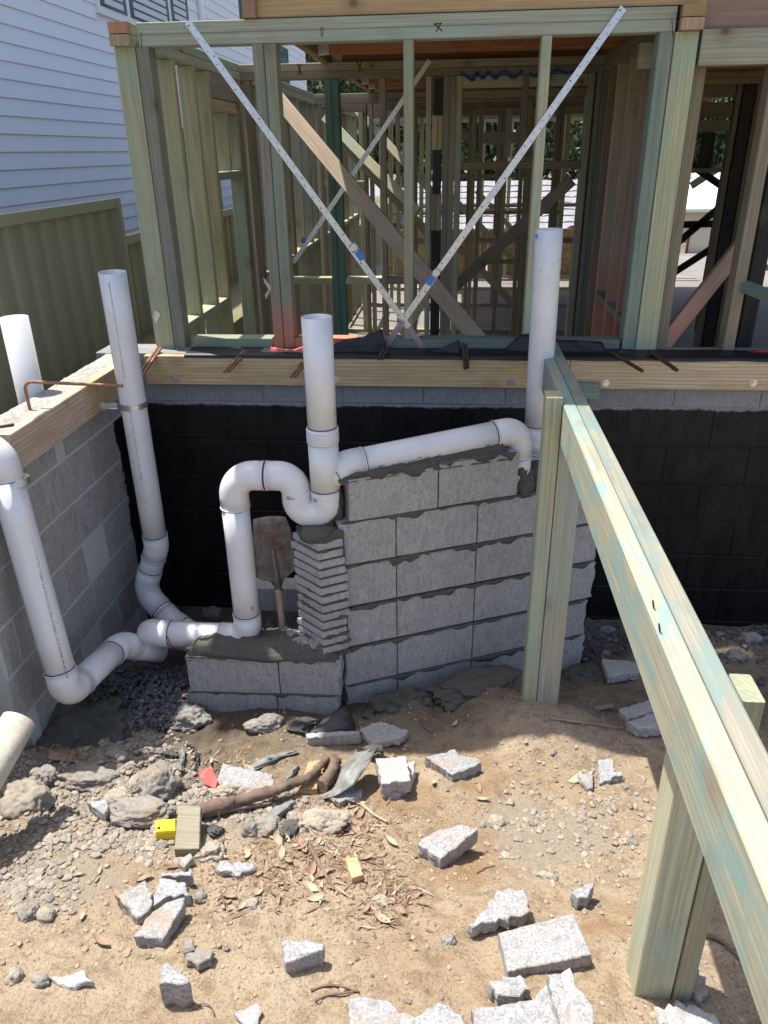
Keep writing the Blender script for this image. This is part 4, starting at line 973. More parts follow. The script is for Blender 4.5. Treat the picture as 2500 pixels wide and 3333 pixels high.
# stack of thin offset blocks under the trap
stc = thing('block_stack', 'column of thin slices of block stacked with stepped edges under the trap', 'block stack', (-.5, 2.62, .3))
c0 = atY(1037, 1800, 2.565); c0.z = 0
SD = (atY(1108, 1785, 2.61)-atY(1037, 1800, 2.565)); SD.z = 0; SD.normalize()
e_ = atZ(965, 1760, .80); SB = e_-c0; SB.z = 0; SBn = SB.normalized()
for k in range(13):
    zb = .315+.0405*k; j1, j2 = random.uniform(-.008, .006), random.uniform(-.008, .007); oo = c0+SD*j1*.5+SBn*j2*.3
    q = [oo, oo+SD*.055, oo+SD*(.112+j1), oo+SD*(.115+j2)+SBn*.10, oo+SD*.11+SBn*.16, oo+SBn*(.165+j1)+SD*.05, oo+SBn*(.16+j2), oo+SBn*.08]
    dz = random.uniform(-.002, .002); th = .030; vs = []
    for ins, z in ((.004, zb+dz), (0, zb+dz+.004), (0, zb+dz+th-.004), (.003, zb+dz+th)):
        cc = sum(q, V())/8
        for p in q: pp_ = p+(cc-p).normalized()*ins; vs.append(V((pp_.x, pp_.y, z)))
    m_ = 8; fs = [tuple(range(m_-1, -1, -1)), tuple(range(3*m_, 4*m_))]+[(r*m_+i, r*m_+(i+1) % m_, (r+1)*m_+(i+1) % m_, (r+1)*m_+i) for r in range(3) for i in range(m_)]
    recalc(centered('thin_block', vs, fs, 'block', stc))
cc = c0+SD*.062+SBn*.085
q = [c0+SD*.012+SBn*.010, c0+SD*.118+SBn*.012, c0+SD*.14+SBn*.14, c0+SD*.012+SBn*.15]
centered('mortar_joint', [V((p.x, p.y, z)) for z in (.28, .86) for p in q], [(3, 2, 1, 0), (4, 5, 6, 7), (0, 1, 5, 4), (1, 2, 6, 5), (2, 3, 7, 6), (3, 0, 4, 7)], 'mortar', stc)
for k in range(9):
    zb = random.choice([.355+.0405*i for i in range(12)]); lump('mortar_smear', stc, c0+SD*random.uniform(.02, .1)+SBn*.004+V((0, 0, zb)), random.uniform(.012, .03), .006, random.uniform(.006, .014), 'mortar', k, atan2(SD.y, SD.x), 3, .4)
for k in range(7):
    zb = random.choice([.355+.0405*i for i in range(12)]); lump('mortar_smear', stc, c0+SBn*random.uniform(.02, .13)+SD*.003+V((0, 0, zb)), random.uniform(.012, .025), .006, random.uniform(.006, .012), 'mortar', k, atan2(SBn.y, SBn.x), 3, .4)
lump('mortar_cap', stc, cc+V((.0, 0, .845)), .08, .085, .035, 'mortar', 9, 0, amp=.2)
# low wall
O2 = V((-1.09, 2.535, 0)); D2 = V((1, .03, 0)).normalized(); N2 = V((-.03, 1, 0)).normalized()
lwv = thing('block_wall', 'low two course block wall under the bottom pipe, left of the block column', 'wall', O2)
kw = dict(O=O2, D=D2, N=N2)
rough_block(lwv, .005, .392, .118, .296, **kw); rough_block(lwv, .397, .655, .118, .29, ragR=.018, **kw)
rough_block(lwv, -.005, .375, -.075, .112, **kw); rough_block(lwv, .38, .64, -.075, .112, ragR=.01, **kw)
prism_tz(lwv, [(.02, -.3), (.62, -.3), (.62, .27), (.02, .27)], .007, .17, 'mortar', 'mortar_joint', **kw)
for t0, t1, z, am in [(.0, .4, .116, .03), (.35, .64, .116, .03), (.0, .5, .296, .02), (.4, .64, .294, .05)]: sd += 2.3; smear(lwv, t0, t1, z, am, sd, **kw)
n = 50; vs = []; prof = 9
for i in range(n+1):
    t = .0+.65*i/n; e = min(1, (i+.3)/4, (n-i+.3)/5)
    tz = .29+(.055+.018*noise.noise(V((t*12, 2, 0)))+.01*noise.noise(V((t*40, 5, 0))))*e+(.018 if .40 < t < .6 else 0)*e
    for j in range(prof):
        a = j/(prof-1); hh = [.28, .29+(tz-.29)*.8, tz, tz+.006, tz, tz-.004, tz, .29+(tz-.29)*.7, .28][j]
        vs.append(O2+D2*t+N2*(.0+.19*a+.006*noise.noise(V((t*22, j, 7))))+V((0, 0, hh+.008*noise.noise(V((t*30, j*2, 1))))))
recalc(centered('mortar_bed', vs, [(i*prof+j, i*prof+j+1, (i+1)*prof+j+1, (i+1)*prof+j) for i in range(n) for j in range(prof-1)], 'mortar', lwv, True))
for k in range(7):
    lump('mortar_lump', lwv, O2+D2*(.42+.03*k)+N2*random.uniform(.03, .16)+V((0, 0, .345)), .03, .03, .022, 'drymortar', k+20, 0, 3, .5)
lump('mortar_lump', lwv, O2+D2*.27+N2*.05+V((0, 0, .30)), .27, .06, .035, 'mortar', 31, 0, amp=.15); 
tag(rough_block(None, .0, .5, .2, .33, dep=.1, O=V((-.98, 3.05, 0)), D=V((1, .02, 0)).normalized(), N=V((-.02, 1, 0)).normalized(), name='block'), 'single grey block lying behind the shovel', 'block')
# damp mortar heaps at the wall foot
for lab, px_, py_, rx, ry, rz, sdd in [('dark wet mortar heap under the elbow of the left edge pipe', 235, 2385, .24, .20, .10, 5), ('heap of dark mortar clods at the foot of the angled wall', 1300, 2285, .14, .07, .05, 6), ('wide low mound of damp mortar right of the clods', 1570, 2230, .22, .1, .06, 7), ('small damp mortar mound beside the handrail post', 1920, 2200, .12, .08, .05, 8)]:
    p = gnd(px_, py_); o = lump('mortar_heap', None, p+V((0, 0, -.01)), rx, ry, rz, 'mortar', sdd, .3, 5, .35, fr=2.2); tag(o, lab, 'mortar')
# ------------------------------------------------------------------ shovel
sh = thing('shovel', 'rusty square mouth shovel stood blade up in the mortar between pipe and block column', 'shovel', atY(925, 2100, 2.66))
SY = 2.86
def sp(x, y, f=0.0): return atY(x, y, SY+f)
vs = []; nu, nv = 14, 16
Lp = [(824, 1690), (822, 1760), (828, 1830), (834, 1875), (850, 1888), (880, 1892), (893, 1912)]
Rp = [(930, 1682), (950, 1730), (960, 1800), (966, 1850), (945, 1868), (925, 1885), (916, 1912)]
def lerpl(P, f):
    x = f*(len(P)-1); i = min(int(x), len(P)-2); t = x-i; return (P[i][0]+(P[i+1][0]-P[i][0])*t, P[i][1]+(P[i+1][1]-P[i][1])*t)
for s_ in (0, 1):
    for j in range(nv+1):
        a, b = lerpl(Lp, j/nv), lerpl(Rp, j/nv)
        for i in range(nu+1):
            u = i/nu; x = a[0]+(b[0]-a[0])*u; y = a[1]+(b[1]-a[1])*u-(6*sin(u*pi) if j == 0 else 0)
            w_ = (2*u-1); f = -.018*w_*w_+.03*(1-j/nv)-(.014*math.exp(-(w_/.16)**2) if j > nv*.25 else 0)
            vs.append(sp(x, y, f+.002*s_))
K = (nu+1)*(nv+1); fs = []
for j in range(nv):
    for i in range(nu):
        a = j*(nu+1)+i; fs.append((a, a+nu+1, a+nu+2, a+1)); fs.append((K+a, K+a+1, K+a+nu+2, K+a+nu+1))
rim = [i for i in range(nu+1)]+[j*(nu+1)+nu for j in range(1, nv+1)]+[nv*(nu+1)+i for i in range(nu-1, -1, -1)]+[j*(nu+1) for j in range(nv-1, 0, -1)]
for i in range(len(rim)): a, b = rim[i], rim[(i+1) % len(rim)]; fs.append((a, b, K+b, K+a))
recalc(centered('blade', vs, fs, 'shovel', sh, True))
tubeobj('socket', sh, [sp(889, 1790, .0), sp(896, 1850, -.012), sp(903, 1905, -.01), sp(908, 1925, -.012)], [.006, .013, .0165, .0165], 'shovel', 14)
tubeobj('handle', sh, [sp(905, 1915, -.012), sp(914, 1985, -.06), atY(928, 2115, 2.67)], [.0145, .0155, .0165], 'pine', 14)
# ------------------------------------------------------------------ handrail beam and its posts
hb = thing('handrail_beam', 'pale green double timber beam running from the wall past the camera, with its posts', 'beam', (.43, 2, 0))
o1 = board('plank', hb, (.4045, -.6, 1.33), (.4045, 3.58, 1.33), .0435, .14, 'beam'); o2 = board('plank', hb, (.451, -.6, 1.328), (.451, 3.58, 1.328), .044, .14, 'beam')
post('post', hb, .325, .3805, 2.57, 2.66, -.2, 1.425, 'green'); post('post', hb, .3835, .470, 2.57, 2.66, -.2, 1.257, 'green')
def leanpost(name, par, foot, top, w_, d_, mat, ang=0):
    m, L = frame_m(foot, top, (sin(ang), cos(ang), 0)); vs, fs = prism8(L, w_, d_); return link(name, mesh(name, vs, fs), mat, par, m)
NZ = .18
post('post', hb, .466, .552, 1.19, 1.28, NZ, 1.257, 'green'); post('post', hb, .5545, .596, 1.185, 1.27, NZ, 1.262, 'green')
for (y, x) in [(1.28, .425), (1.2, .418)]: tubeobj('nail', hb, [V((x-.03, y, 1.402)), V((x-.035, y-.004, 1.42))], .002, 'rustd', 6)
# ------------------------------------------------------------------ neighbour: fence, house
def fence(label, X, y0, y1, z0, z1, lastpost=True):
    t = thing('steel_fence', label, 'fence', (X, (y0+y1)/2, z0)); pit = .19; n = int((y1-y0)/pit)
    vs = []; 
    ypro = []
    for i in range(n+1):
        b = y0+i*pit
        for dy, dx in ((0, 0), (.075, 0), (.095, .022), (.15, .022), (.17, 0)):
            if b+dy <= y1: ypro.append((b+dy, dx))
    for y, dx in ypro: vs += [(X+dx, y, z0), (X+dx, y, z1)]
    fs = [(2*i, 2*i+2, 2*i+3, 2*i+1) for i in range(len(ypro)-1)]
    centered('panel', vs, fs, 'fence', t)
    board('rail', t, (X+.015, y0, z1+.005), (X+.015, y1, z1+.005), .05, .06, 'fencerail')
    if lastpost: post('fence_post', t, X-.03, X+.05, y1, y1+.05, z0, z1+.035, 'fencerail')
    return t
fence('tall olive green steel fence section nearest the camera', -2.3, 1.0, 5.3, .95, 1.905)
fence('lower olive green steel fence section behind the timber frame', -2.3, 5.36, 14.5, .95, 1.66)
hs = thing('neighbour_house', 'two storey white weatherboard house beside the site', 'house', (-3.7, 13, 1))
z = .93; SP = .1305
W0, W1, WZ0, WZ1 = 8.62, 11.6, 3.47, 4.3
bsh = {}
while z < 5.6:
    segs = [(2.0, 20.3)]
    if z+SP > WZ0 and z < WZ1: segs = [(2.0, W0), (W1, 20.3)]
    for a, b in segs:
        L = b-a; k = round(L, 2)
        if k not in bsh:
            vs = [(x, yy, zz_) for x in (-L/2, L/2) for yy, zz_ in ((0, 0), (-.02, 0), (-.008, SP-.001), (0, SP-.001))]
            bsh[k] = mesh('weatherboard', vs, [(0, 1, 2, 3), (7, 6, 5, 4), (1, 0, 4, 5), (2, 1, 5, 6), (3, 2, 6, 7), (0, 3, 7, 4)])
        m = Matrix.Translation(V((-3.6, (a+b)/2, z))) @ Matrix.Rotation(pi/2, 4, 'Z')
        link('weatherboard', bsh[k], 'siding', hs, m)
    z += SP
box('wall', hs, (-9, 2.0, .7), (-3.602, 20.3, 5.66), 'siding')
wi = box('window', hs, (-3.6, W0, WZ0), (-3.56, W1, WZ1), 'white'); 
for a, b in [(W0+.07, W0+.75), (W0+.85, W1-.85), (W1-.75, W1-.07)]:
    p_ = box('pane', wi, (-3.562, a, WZ0+.07), (-3.555, b, WZ1-.07), 'glass')
    for k in range(9): box('shutter_slat', wi, (-3.556, a+.1, WZ0+.10+.078*k), (-3.551, b-.1, WZ0+.155+.078*k), 'slat')
tubeobj('downpipe', hs, [(-3.55, 12.1, .9), (-3.55, 12.1, 5.6)], .045, 'white', 12)
w2 = box('window', hs, (-3.6, 15.9, 3.3), (-3.56, 18.2, 4.2), 'white'); box('pane', w2, (-3.562, 16.0, 3.38), (-3.553, 18.1, 4.12), 'glass')
box('pane', w2, (-3.552, 17.0, 3.3), (-3.55, 17.06, 4.2), 'white')
w3 = box('window', hs, (-3.6, 10.6, 1.75), (-3.56, 11.8, 2.55), 'white'); box('pane', w3, (-3.562, 10.66, 1.8), (-3.553, 11.75, 2.5), 'glass')
w4 = box('window', hs, (-3.6, 8.9, 1.6), (-3.56, 9.6, 1.78), 'white'); box('pane', w4, (-3.562, 8.95, 1.62), (-3.553, 9.55, 1.74), 'glass')
box('eave', hs, (-9.5, 1.8, 5.68), (-3.5, 20.5, 5.75), 'white')
# cream fence, far houses, trees
cf = thing('steel_fence', 'cream steel fence with maroon posts and rail beyond the building', 'fence', (6, 18.9, -.1))
for i in range(14):
    a = 2.6+.9*i
    vs = []; 
    for k in range(6): vs += [(a+.15*k, 18.9+(.02 if k % 2 else 0), -.3), (a+.15*k, 18.9+(.02 if k % 2 else 0), .53)]
    centered('panel', vs, [(2*i_, 2*i_+2, 2*i_+3, 2*i_+1) for i_ in range(5)], 'cream', cf)
    post('fence_post', cf, a-.05, a-.001, 18.85, 18.9, -.3, .56, 'maroon')
board('rail', cf, (2.6, 18.87, .56), (15.2, 18.87, .56), .04, .06, 'maroon')
def house(label, x0, x1, y0, y1, zb, ze, zr, wallm, roofm, tiles=True):
    t = thing('house', label, 'house', ((x0+x1)/2, (y0+y1)/2, zb)); box('wall', t, (x0+.3, y0+.3, zb), (x1-.3, y1-.3, ze), wallm)
    ym = (y0+y1)/2; rf_ = centered('roof', [(x0, y0, ze), (x1, y0, ze), (x1, ym, zr), (x0, ym, zr), (x1, y1, ze), (x0, y1, ze), (x0, y0, ze-.1), (x1, y0, ze-.1), (x1, y1, ze-.1), (x0, y1, ze-.1)],
        [(0, 1, 2, 3), (3, 2, 4, 5), (6, 7, 1, 0), (8, 9, 5, 4), (9, 6, 0, 3, 5), (7, 8, 4, 2, 1), (9, 8, 7, 6)], roofm, t)
    if tiles:   # rows of tiles down the near slope
        sl_ = sqrt((ym-y0)**2+(zr-ze)**2); rows = 10; tw = .5; vs = []; fs = []
        for r in range(rows):
            f0, f1 = r/rows, (r+1)/rows; nn = int((x1-x0)/tw*4)
            for i in range(nn+1):
                x = x0+(x1-x0)*i/nn; h = .025+.03*abs(sin(i*pi/4))
                vs += [(x, y0+(ym-y0)*f0-.03, ze+(zr-ze)*f0+h), (x, y0+(ym-y0)*f1, ze+(zr-ze)*f1+h*.4), (x, y0+(ym-y0)*f0-.03, ze+(zr-ze)*f0-.02)]
            b = r*(nn+1)*3
            for i in range(nn): fs += [(b+3*i, b+3*i+3, b+3*i+4, b+3*i+1), (b+3*i+2, b+3*i+5, b+3*i+3, b+3*i)]
        o = centered('roof_tiles', vs, fs, roofm, t); o['kind'] = 'stuff'
    for k in range(3): box('window', t, (x0+1+k*(x1-x0-2)/3, y0+.25, ze-1.3), (x0+2+k*(x1-x0-2)/3, y0+.31, ze-.4), 'glass')
    return t
house('neighbouring house with a pale tiled roof seen through the middle openings', -1.8, 5.2, 24, 33, -.75, -.35, 1.2, 'cream', 'rooftile')
house('house with a bare white metal roof seen through the right hand opening', 7.3, 15, 28, 38, -.75, .3, 1.35, 'cream', 'white', False)
house('long white roofed house seen between the studs on the left', -3.4, -2.2, 22, 40, -.75, .8, 1.4, 'white', 'rooftile', False)
def tree(label, x, y, h, r, nleaf, seed, z0=-.75, lm='foliage', ls=.16):
    rg = random.Random(seed); t = thing('gum_tree' if h > 3 else 'shrub', label, 'tree' if h > 3 else 'shrub', (x, y, z0))
    top = V((x+rg.uniform(-.4, .4), y, z0+h*.8)); limbs = []
    path = [V((x, y, z0)), V((x+rg.uniform(-.2, .2), y, z0+h*.35)), top]
    vs, fs = tube(path, [.035*h*.6, .025*h*.6, .01*h*.6], 8)
    cl = []
    for k in range(7 if h > 3 else 3):
        a = rg.uniform(0, 2*pi); zz_ = z0+h*rg.uniform(.35, .75); s_ = V((x, y, zz_-h*.1)); e = V((x+cos(a)*r*rg.uniform(.5, .9), y+sin(a)*r*.8, zz_+h*.15))
        v2, f2_ = tube([s_, (s_+e)/2+V((0, 0, .1)), e], [.012*h*.6, .009*h*.6, .004*h*.6], 6); b = len(vs); vs += v2; fs += [tuple(q+b for q in f_) for f_ in f2_]; cl.append(e)
    centered('trunk', vs, fs, 'bark', t, True)
    for k in range(34 if h > 3 else 6):
        cl.append(V((x+rg.gauss(0, r*.5), y+rg.gauss(0, r*.4), z0+h*rg.uniform(.12, 1.0))))
    vs = []; fs = []
    for k in range(nleaf):
        c = rg.choice(cl); p = c+V((rg.gauss(0, r*.22), rg.gauss(0, r*.22), rg.gauss(0, h*.06)))
        d = V((rg.gauss(0, 1), rg.gauss(0, 1), rg.gauss(-.4, 1))).normalized(); n = d.orthogonal().normalized(); n = Matrix.Rotation(rg.uniform(0, 6.28), 3, d) @ n
        s_ = ls*rg.uniform(.5, 1.3); b = len(vs); vs += [p, p+d*s_*.5+n*s_*.2, p+d*s_, p+d*s_*.5-n*s_*.2]; fs.append((b, b+1, b+2, b+3))
    c = V((x, y, z0+h/2)); o = link('crown', mesh('crown', [v-c for v in vs], fs), lm, t, Matrix.Translation(c))
TR = [(-9, 34, 13, 5, 'dark gum tree behind the far corner of the white house'), (-3.5, 37, 9, 4.2, 'gum tree left of the tiled roof, seen past the teal studs'), (1.5, 39, 9, 4.6, 'gum tree rising behind the ridge of the tiled roof'), (6.5, 38, 10, 4.6, 'gum tree right of the tiled roof'), (12.5, 41, 12, 5.2, 'gum tree behind the bare white metal roof'), (19, 42, 13, 6, 'rightmost gum tree beyond the site'), (-.8, 43, 11, 5, 'gum tree behind the left end of the tiled roof'), (4.2, 44, 12, 5, 'tall gum tree between the two behind the tiled roof'), (9.3, 45, 13, 5.5, 'tall gum tree behind the gap between the two roofs'), (-6, 44, 14, 6, 'tall gum tree furthest back on the left')]
for i, (x, y, h, r, lab) in enumerate(TR): tree(lab, x, y, h, r, 26000, 100+i, ls=.3)
tree('bright green shrub behind the cream fence', 7.2, 20.3, 1.9, .5, 1500, 7, lm='shrub', ls=.12); tree('second bright green shrub right of the first behind the cream fence', 8.4, 20.6, 2.0, .5, 1500, 8, lm='shrub', ls=.12)
# strappy plant behind the front plate
pl_ = thing('plant', 'small dark strappy plant behind the frame on the left', 'plant', atY(800, 1140, 3.95))
for k, (dx, dz) in enumerate([(-.03, .1), (.02, .12), (.06, .09), (-.06, .05)]):
    p = atY(800, 1145, 3.95); n = 6; vs = []
    for i in range(n+1): f = i/n; c = p+V((dx*f*f*1.2, 0, dz*f)); w_ = .008*(1-f); vs += [c+V((-w_, 0, 0)), c+V((w_, 0, 0))]
    centered('leaf', vs, [(2*i, 2*i+1, 2*i+3, 2*i+2) for i in range(n)], 'foliage', pl_)
# ------------------------------------------------------------------ broken blocks on the ground
def piece(label, pts, th, mat='slabpiece', name='broken_block', cat='broken block', rag=.004, lift=0, tilt=None, group=None, worn=.002):
    """outline of the upper face, seen from the camera; it gets real thickness and ragged broken edges"""
    cx = sum(p[0] for p in pts)/len(pts); cy = sum(p[1] for p in pts)/len(pts)
    g0 = gnd(cx, cy, th+lift); n = V((0, 0, 1)) if tilt is None else V((tilt[0], tilt[1], 1)).normalized()
    P = [atP(x, y, g0, n) for x, y in pts]; Q = []
    for a, b in zip(P, P[1:]+P[:1]):
        m_ = max(1, int((b-a).length/.012))
        for k in range(m_):
            p = a+(b-a)*k/m_
            if k: p = p+V((random.uniform(-rag, rag), random.uniform(-rag, rag), random.uniform(-rag, rag)*.25))
            Q.append(p)
    c = sum(Q, V())/len(Q); m_ = len(Q); vs = []
    sd_ = random.uniform(0, 99)
    for ri, (ins, dp) in enumerate(((worn*1.6, 0), (0, worn*1.2), (0, th*.28), (-.001, th*.52), (0, th*.78), (.002, th))):
        for p in Q:
            d = (c-p); d.z = 0; d = d.normalized(); rr_ = rag*(.3 if ri < 2 else .9)
            vs.append(p+d*(ins+rr_*1.6*noise.noise(V((p.x*60, p.y*60, sd_+dp*60)))+random.uniform(-.2, .2)*rr_)-n*(dp+(rag*.25*noise.noise(V((p.x*50, p.y*50, sd_))) if ri < 2 else 0)))
    fs = [tuple(range(m_)), tuple(range(6*m_-1, 5*m_-1, -1))]+[((i+1) % m_+r*m_, i+r*m_, i+(r+1)*m_, (i+1) % m_+(r+1)*m_) for r in range(5) for i in range(m_)]
    o = recalc(centered(name, vs, fs, mat)); return tag(o, label, cat, group)
TP = .045
piece('pointed broken block left in the cluster of three by the lower left', [(377, 2917), (472, 2863), (494, 2906), (491, 2950), (445, 2990)], TP)
piece('ragged broken block at the back of the lower left cluster', [(521, 2857), (597, 2868), (619, 2912), (543, 2917), (496, 2950), (502, 2906)], TP, rag=.007)
piece('thin upright sliver of block behind the lower left cluster', [(521, 2841), (624, 2836), (621, 2850), (525, 2852)], .05)
piece('dusty tapered broken block at the front of the lower left cluster', [(543, 2935), (600, 2920), (591, 2955), (529, 3055), (434, 3045), (472, 2990)], TP, lift=.01)
piece('arrow shaped broken block standing thick near the bottom left', [(521, 3161), (543, 3129), (581, 3156), (619, 3194), (518, 3205)], .09)
piece('wedge shaped broken block alone in the lower middle', [(914, 3064), (990, 3056), (1055, 3074), (1050, 3091), (930, 3134)], .06)
piece('pale flat broken block with a dark tip beside the red scrap', [(724, 2482), (890, 2520), (887, 2566), (825, 2569), (703, 2547)], .03, rag=.005)
piece('square edged block piece in shade right of the rubber flap', [(1223, 2468), (1321, 2460), (1337, 2539), (1242, 2550)], .055, 'block', lift=.045)
piece('block piece lying under the shaded square edged one', [(1250, 2500), (1352, 2475), (1345, 2530), (1300, 2585), (1250, 2588)], .045, 'block')
piece('bright broken block with a notched back edge at the shade line', [(1383, 2463), (1481, 2438), (1492, 2457), (1516, 2463), (1549, 2465), (1568, 2482), (1473, 2522)], .055, lift=.0)
piece('bright tilted block piece over orange soil in the middle', [(1359, 2745), (1413, 2707), (1500, 2682), (1555, 2700), (1434, 2796)], .06, lift=.01)
piece('jagged broken block lying behind the largest slab', [(1527, 3009), (1581, 2960), (1614, 2893), (1709, 2892), (1727, 2960), (1681, 2982), (1600, 3000), (1540, 3018)], .04, rag=.007, lift=.02)
piece('largest clean rectangular block slab at the lower right', [(1622, 3036), (1866, 2971), (1926, 3107), (1654, 3161)], .05, rag=.0015)
piece('small chipped block piece in front of the largest slab', [(1589, 3194), (1695, 3172), (1725, 3221), (1665, 3240), (1620, 3238)], .045, rag=.006)
piece('broken block at the bottom edge, leftmost of the bottom row', [(1136, 3248), (1245, 3253), (1290, 3275), (1350, 3312), (1372, 3400), (1150, 3400)], .05, rag=.006)
piece('peaked broken block in the middle of the bottom row', [(1348, 3312), (1424, 3259), (1505, 3302), (1545, 3400), (1380, 3400)], .05, lift=.012)
piece('wide broken block at the bottom edge under the long tilted one', [(1535, 3282), (1730, 3253), (1782, 3200), (1850, 3400), (1550, 3400)], .05)
piece('long tilted block piece leaning beside the handrail post at the bottom', [(1782, 3172), (1855, 3148), (1871, 3205), (1904, 3232), (1931, 3275), (1945, 3400), (1840, 3400)], .05, lift=.03)
piece('upper of two flat block pieces in the shade left of the beam', [(2015, 2307), (2121, 2277), (2129, 2315), (2040, 2343)], .045, 'block', rag=.005)
piece('lower of two flat block pieces in the shade left of the beam', [(2040, 2347), (2137, 2321), (2170, 2350), (2175, 2365), (2078, 2372)], .045, 'block', rag=.005, lift=.01)
piece('flat block half buried in shade behind the beam post', [(1958, 2144), (2083, 2153), (2088, 2185), (1980, 2204)], .04, 'block', rag=.004)
piece('long thin block end poking from shade near the branch', [(995, 2388), (1085, 2380), (1169, 2379), (1172, 2388), (1000, 2402)], .05, 'block')
piece('broad flat grey slab piece in the shade in front of the angled wall', [(1172, 2372), (1240, 2345), (1330, 2378), (1310, 2400), (1215, 2418)], .03, 'block', rag=.008)
piece('grey block chip standing near the right middle', [(1947, 2474), (1991, 2466), (2001, 2512), (2029, 2517), (1953, 2550)], .04)
piece('angular block chip left of the standing one', [(1880, 2518), (1932, 2508), (1931, 2560), (1912, 2568)], .03)
piece('upright wedge of block with a long shadow at the right', [(1862, 2905), (1905, 2876), (1936, 2870), (1922, 2895), (1912, 2920), (1882, 2925)], .055)
piece('mottled flat fragment at the lower left edge', [(165, 3178), (225, 3172), (268, 3154), (304, 3196), (224, 3214), (190, 3205)], .018, 'block', rag=.006)
piece('thin triangular fragment at the bottom edge', [(760, 3300), (838, 3262), (850, 3290), (836, 3345), (800, 3340)], .012, 'block', rag=.004)
piece('grey crumbled chunk below the lower left cluster', [(612, 3100), (640, 3080), (682, 3082), (684, 3120), (645, 3140), (618, 3128)], .03, 'rock', rag=.008)
piece('small rough chip right of the lower left cluster', [(590, 3060), (632, 3052), (630, 3082), (600, 3088)], .025, 'rock', rag=.008)
piece('angular grey chunk at the left among the rubble', [(282, 2606), (345, 2602), (354, 2622), (340, 2655)], .05)
piece('thin grey slab chip beside the pine offcut', [(712, 2800), (820, 2806), (828, 2822), (780, 2848), (712, 2835)], .03, rag=.008)
piece('chunk leaning on the pine offcut', [(582, 2790), (620, 2776), (630, 2792), (600, 2822), (584, 2812)], .03)
piece('grey block piece at the right edge beside the beam', [(2478, 2458), (2560, 2440), (2560, 2520), (2490, 2500)], .05, 'block')
piece('rough pale fragment in the sun strip right of the near post', [(2232, 3150), (2270, 3130), (2305, 3230), (2285, 3260), (2240, 3215)], .03, 'slabpiece', rag=.008)
piece('dark rubbly slab at the foot of the near post', [(2140, 3275), (2220, 3262), (2330, 3300), (2370, 3400), (2180, 3380)], .03, 'block', rag=.01)
piece('chipped piece under the rubber flap', [(1072, 2590), (1120, 2566), (1180, 2568), (1176, 2590), (1105, 2612)], .035, 'slabpiece', rag=.008)
# old concrete chunks and stones
def rock(label, px_, py_, wpx, hpx, mat='rock', seed=0, cat='rock', amp=.35, name='rock', rot=None, grp=None, sub=4, sink=.3):
    s_ = (atZ(px_, py_, .1)-CAM).dot(FW)/FPX; rx = wpx*s_/2; ry = max(hpx*s_*.55, rx*.5); rz = hpx*s_*.5
    p = gnd(px_, py_+hpx*.2); o = lump(name, None, p+V((0, 0, rz*sink)), rx, ry, rz, mat, seed, random.uniform(-.3, .3) if rot is None else rot, (5 if sub == 4 and wpx > 50 else sub), amp, fr=1.5, rg_=(.05 if mat == 'rock' else .025))
    for q in o.data.polygons: q.use_smooth = False if sub < 4 else True
    return tag(o, label, cat, grp)
rock('big knobbly lump of old concrete in the rubble left of the branch', 518, 2545, 120, 115, seed=11)
rock('long flat slab of pitted concrete below the biggest lump', 455, 2636, 210, 72, seed=12, amp=.25)
rock('ridge of crumbly concrete at the edge of the shade on the left', 300, 2530, 180, 60, seed=13)
rock('small concrete lump at the tip of the shade on the left', 382, 2460, 78, 46, seed=14)
rock('pale rounded stone between the concrete lumps', 446, 2552, 54, 66, 'stone', 15, amp=.2)
rock('cream stone left of the yellow cap', 390, 2595, 90, 60, 'stone', 16, amp=.25)
rock('large soil crusted lump at the left edge', 80, 2590, 170, 130, 'stone', 17, amp=.3, sink=.0)
rock('grey crusted lump half in shade at the left', 150, 2520, 90, 60, seed=18)
rock('pitted pale concrete slab right of centre under the branch', 1050, 2675, 150, 80, 'stone', 19, amp=.3)
rock('white ribbed concrete lump below the branch', 870, 2690, 95, 70, 'rock', 20, amp=.3)
rock('rounded white concrete lump left of the ribbed one', 815, 2695, 50, 60, 'rock', 21)
rock('brown weathered rock in shade near the low wall', 862, 2355, 130, 60, 'rock', 22, amp=.3)
rock('grey concrete clod at the corner of the low wall', 620, 2335, 120, 80, 'rock', 23, amp=.4)
rock('cream stone right of the bright tilted block piece', 1617, 2672, 54, 42, 'stone', 24, amp=.2)
rock('tiny grey stone beside the cream one', 1571, 2684, 22, 24, 'rock', 25)
rock('smooth flattened stone low on the left', 150, 2975, 56, 44, 'stone', 26, amp=.15)
rock('knobbly stone left of the smooth one', 98, 2970, 58, 52, 'rock', 27)
rock('round pale stone on the left dirt', 112, 2880, 40, 26, 'stone', 28)
rock('white crusty clump right of the pine offcut', 690, 2775, 90, 60, 'stone', 29, amp=.45)
rock('round grey stone under the yellow cap', 525, 2750, 32, 30, 'rock', 30)
rock('tan flat stone beside the red scrap', 727, 2575, 80, 40, 'stone', 31)
rock('small white stone at the bottom left corner', 50, 3175, 42, 46, 'stone', 32)
rock('pale stone beside the mottled fragment', 135, 3190, 46, 34, 'rock', 33)
rock('white crumb of concrete right of the lower left cluster', 655, 2918, 40, 34, 'rock', 34)
rock('white crumb near the middle left', 820, 2940, 44, 30, 'stone', 35)
rock('white stone in the pale soil right of centre', 1793, 2600, 22, 18, 'stone', 36)
rock('lumpy pale stone near the beam post', 2035, 2740, 34, 26, 'stone', 37)
rock('small grey stone right of the standing chips', 2034, 2562, 26, 24, 'rock', 38)
rock('grey stone in the lower middle dirt', 1462, 3060, 44, 38, 'rock', 39)
rock('flat buried stone in the lower middle', 1240, 2930, 52, 30, 'stone', 40)
rock('shaded concrete lump against the black wall on the left', 690, 1992, 80, 50, 'rock', 41)
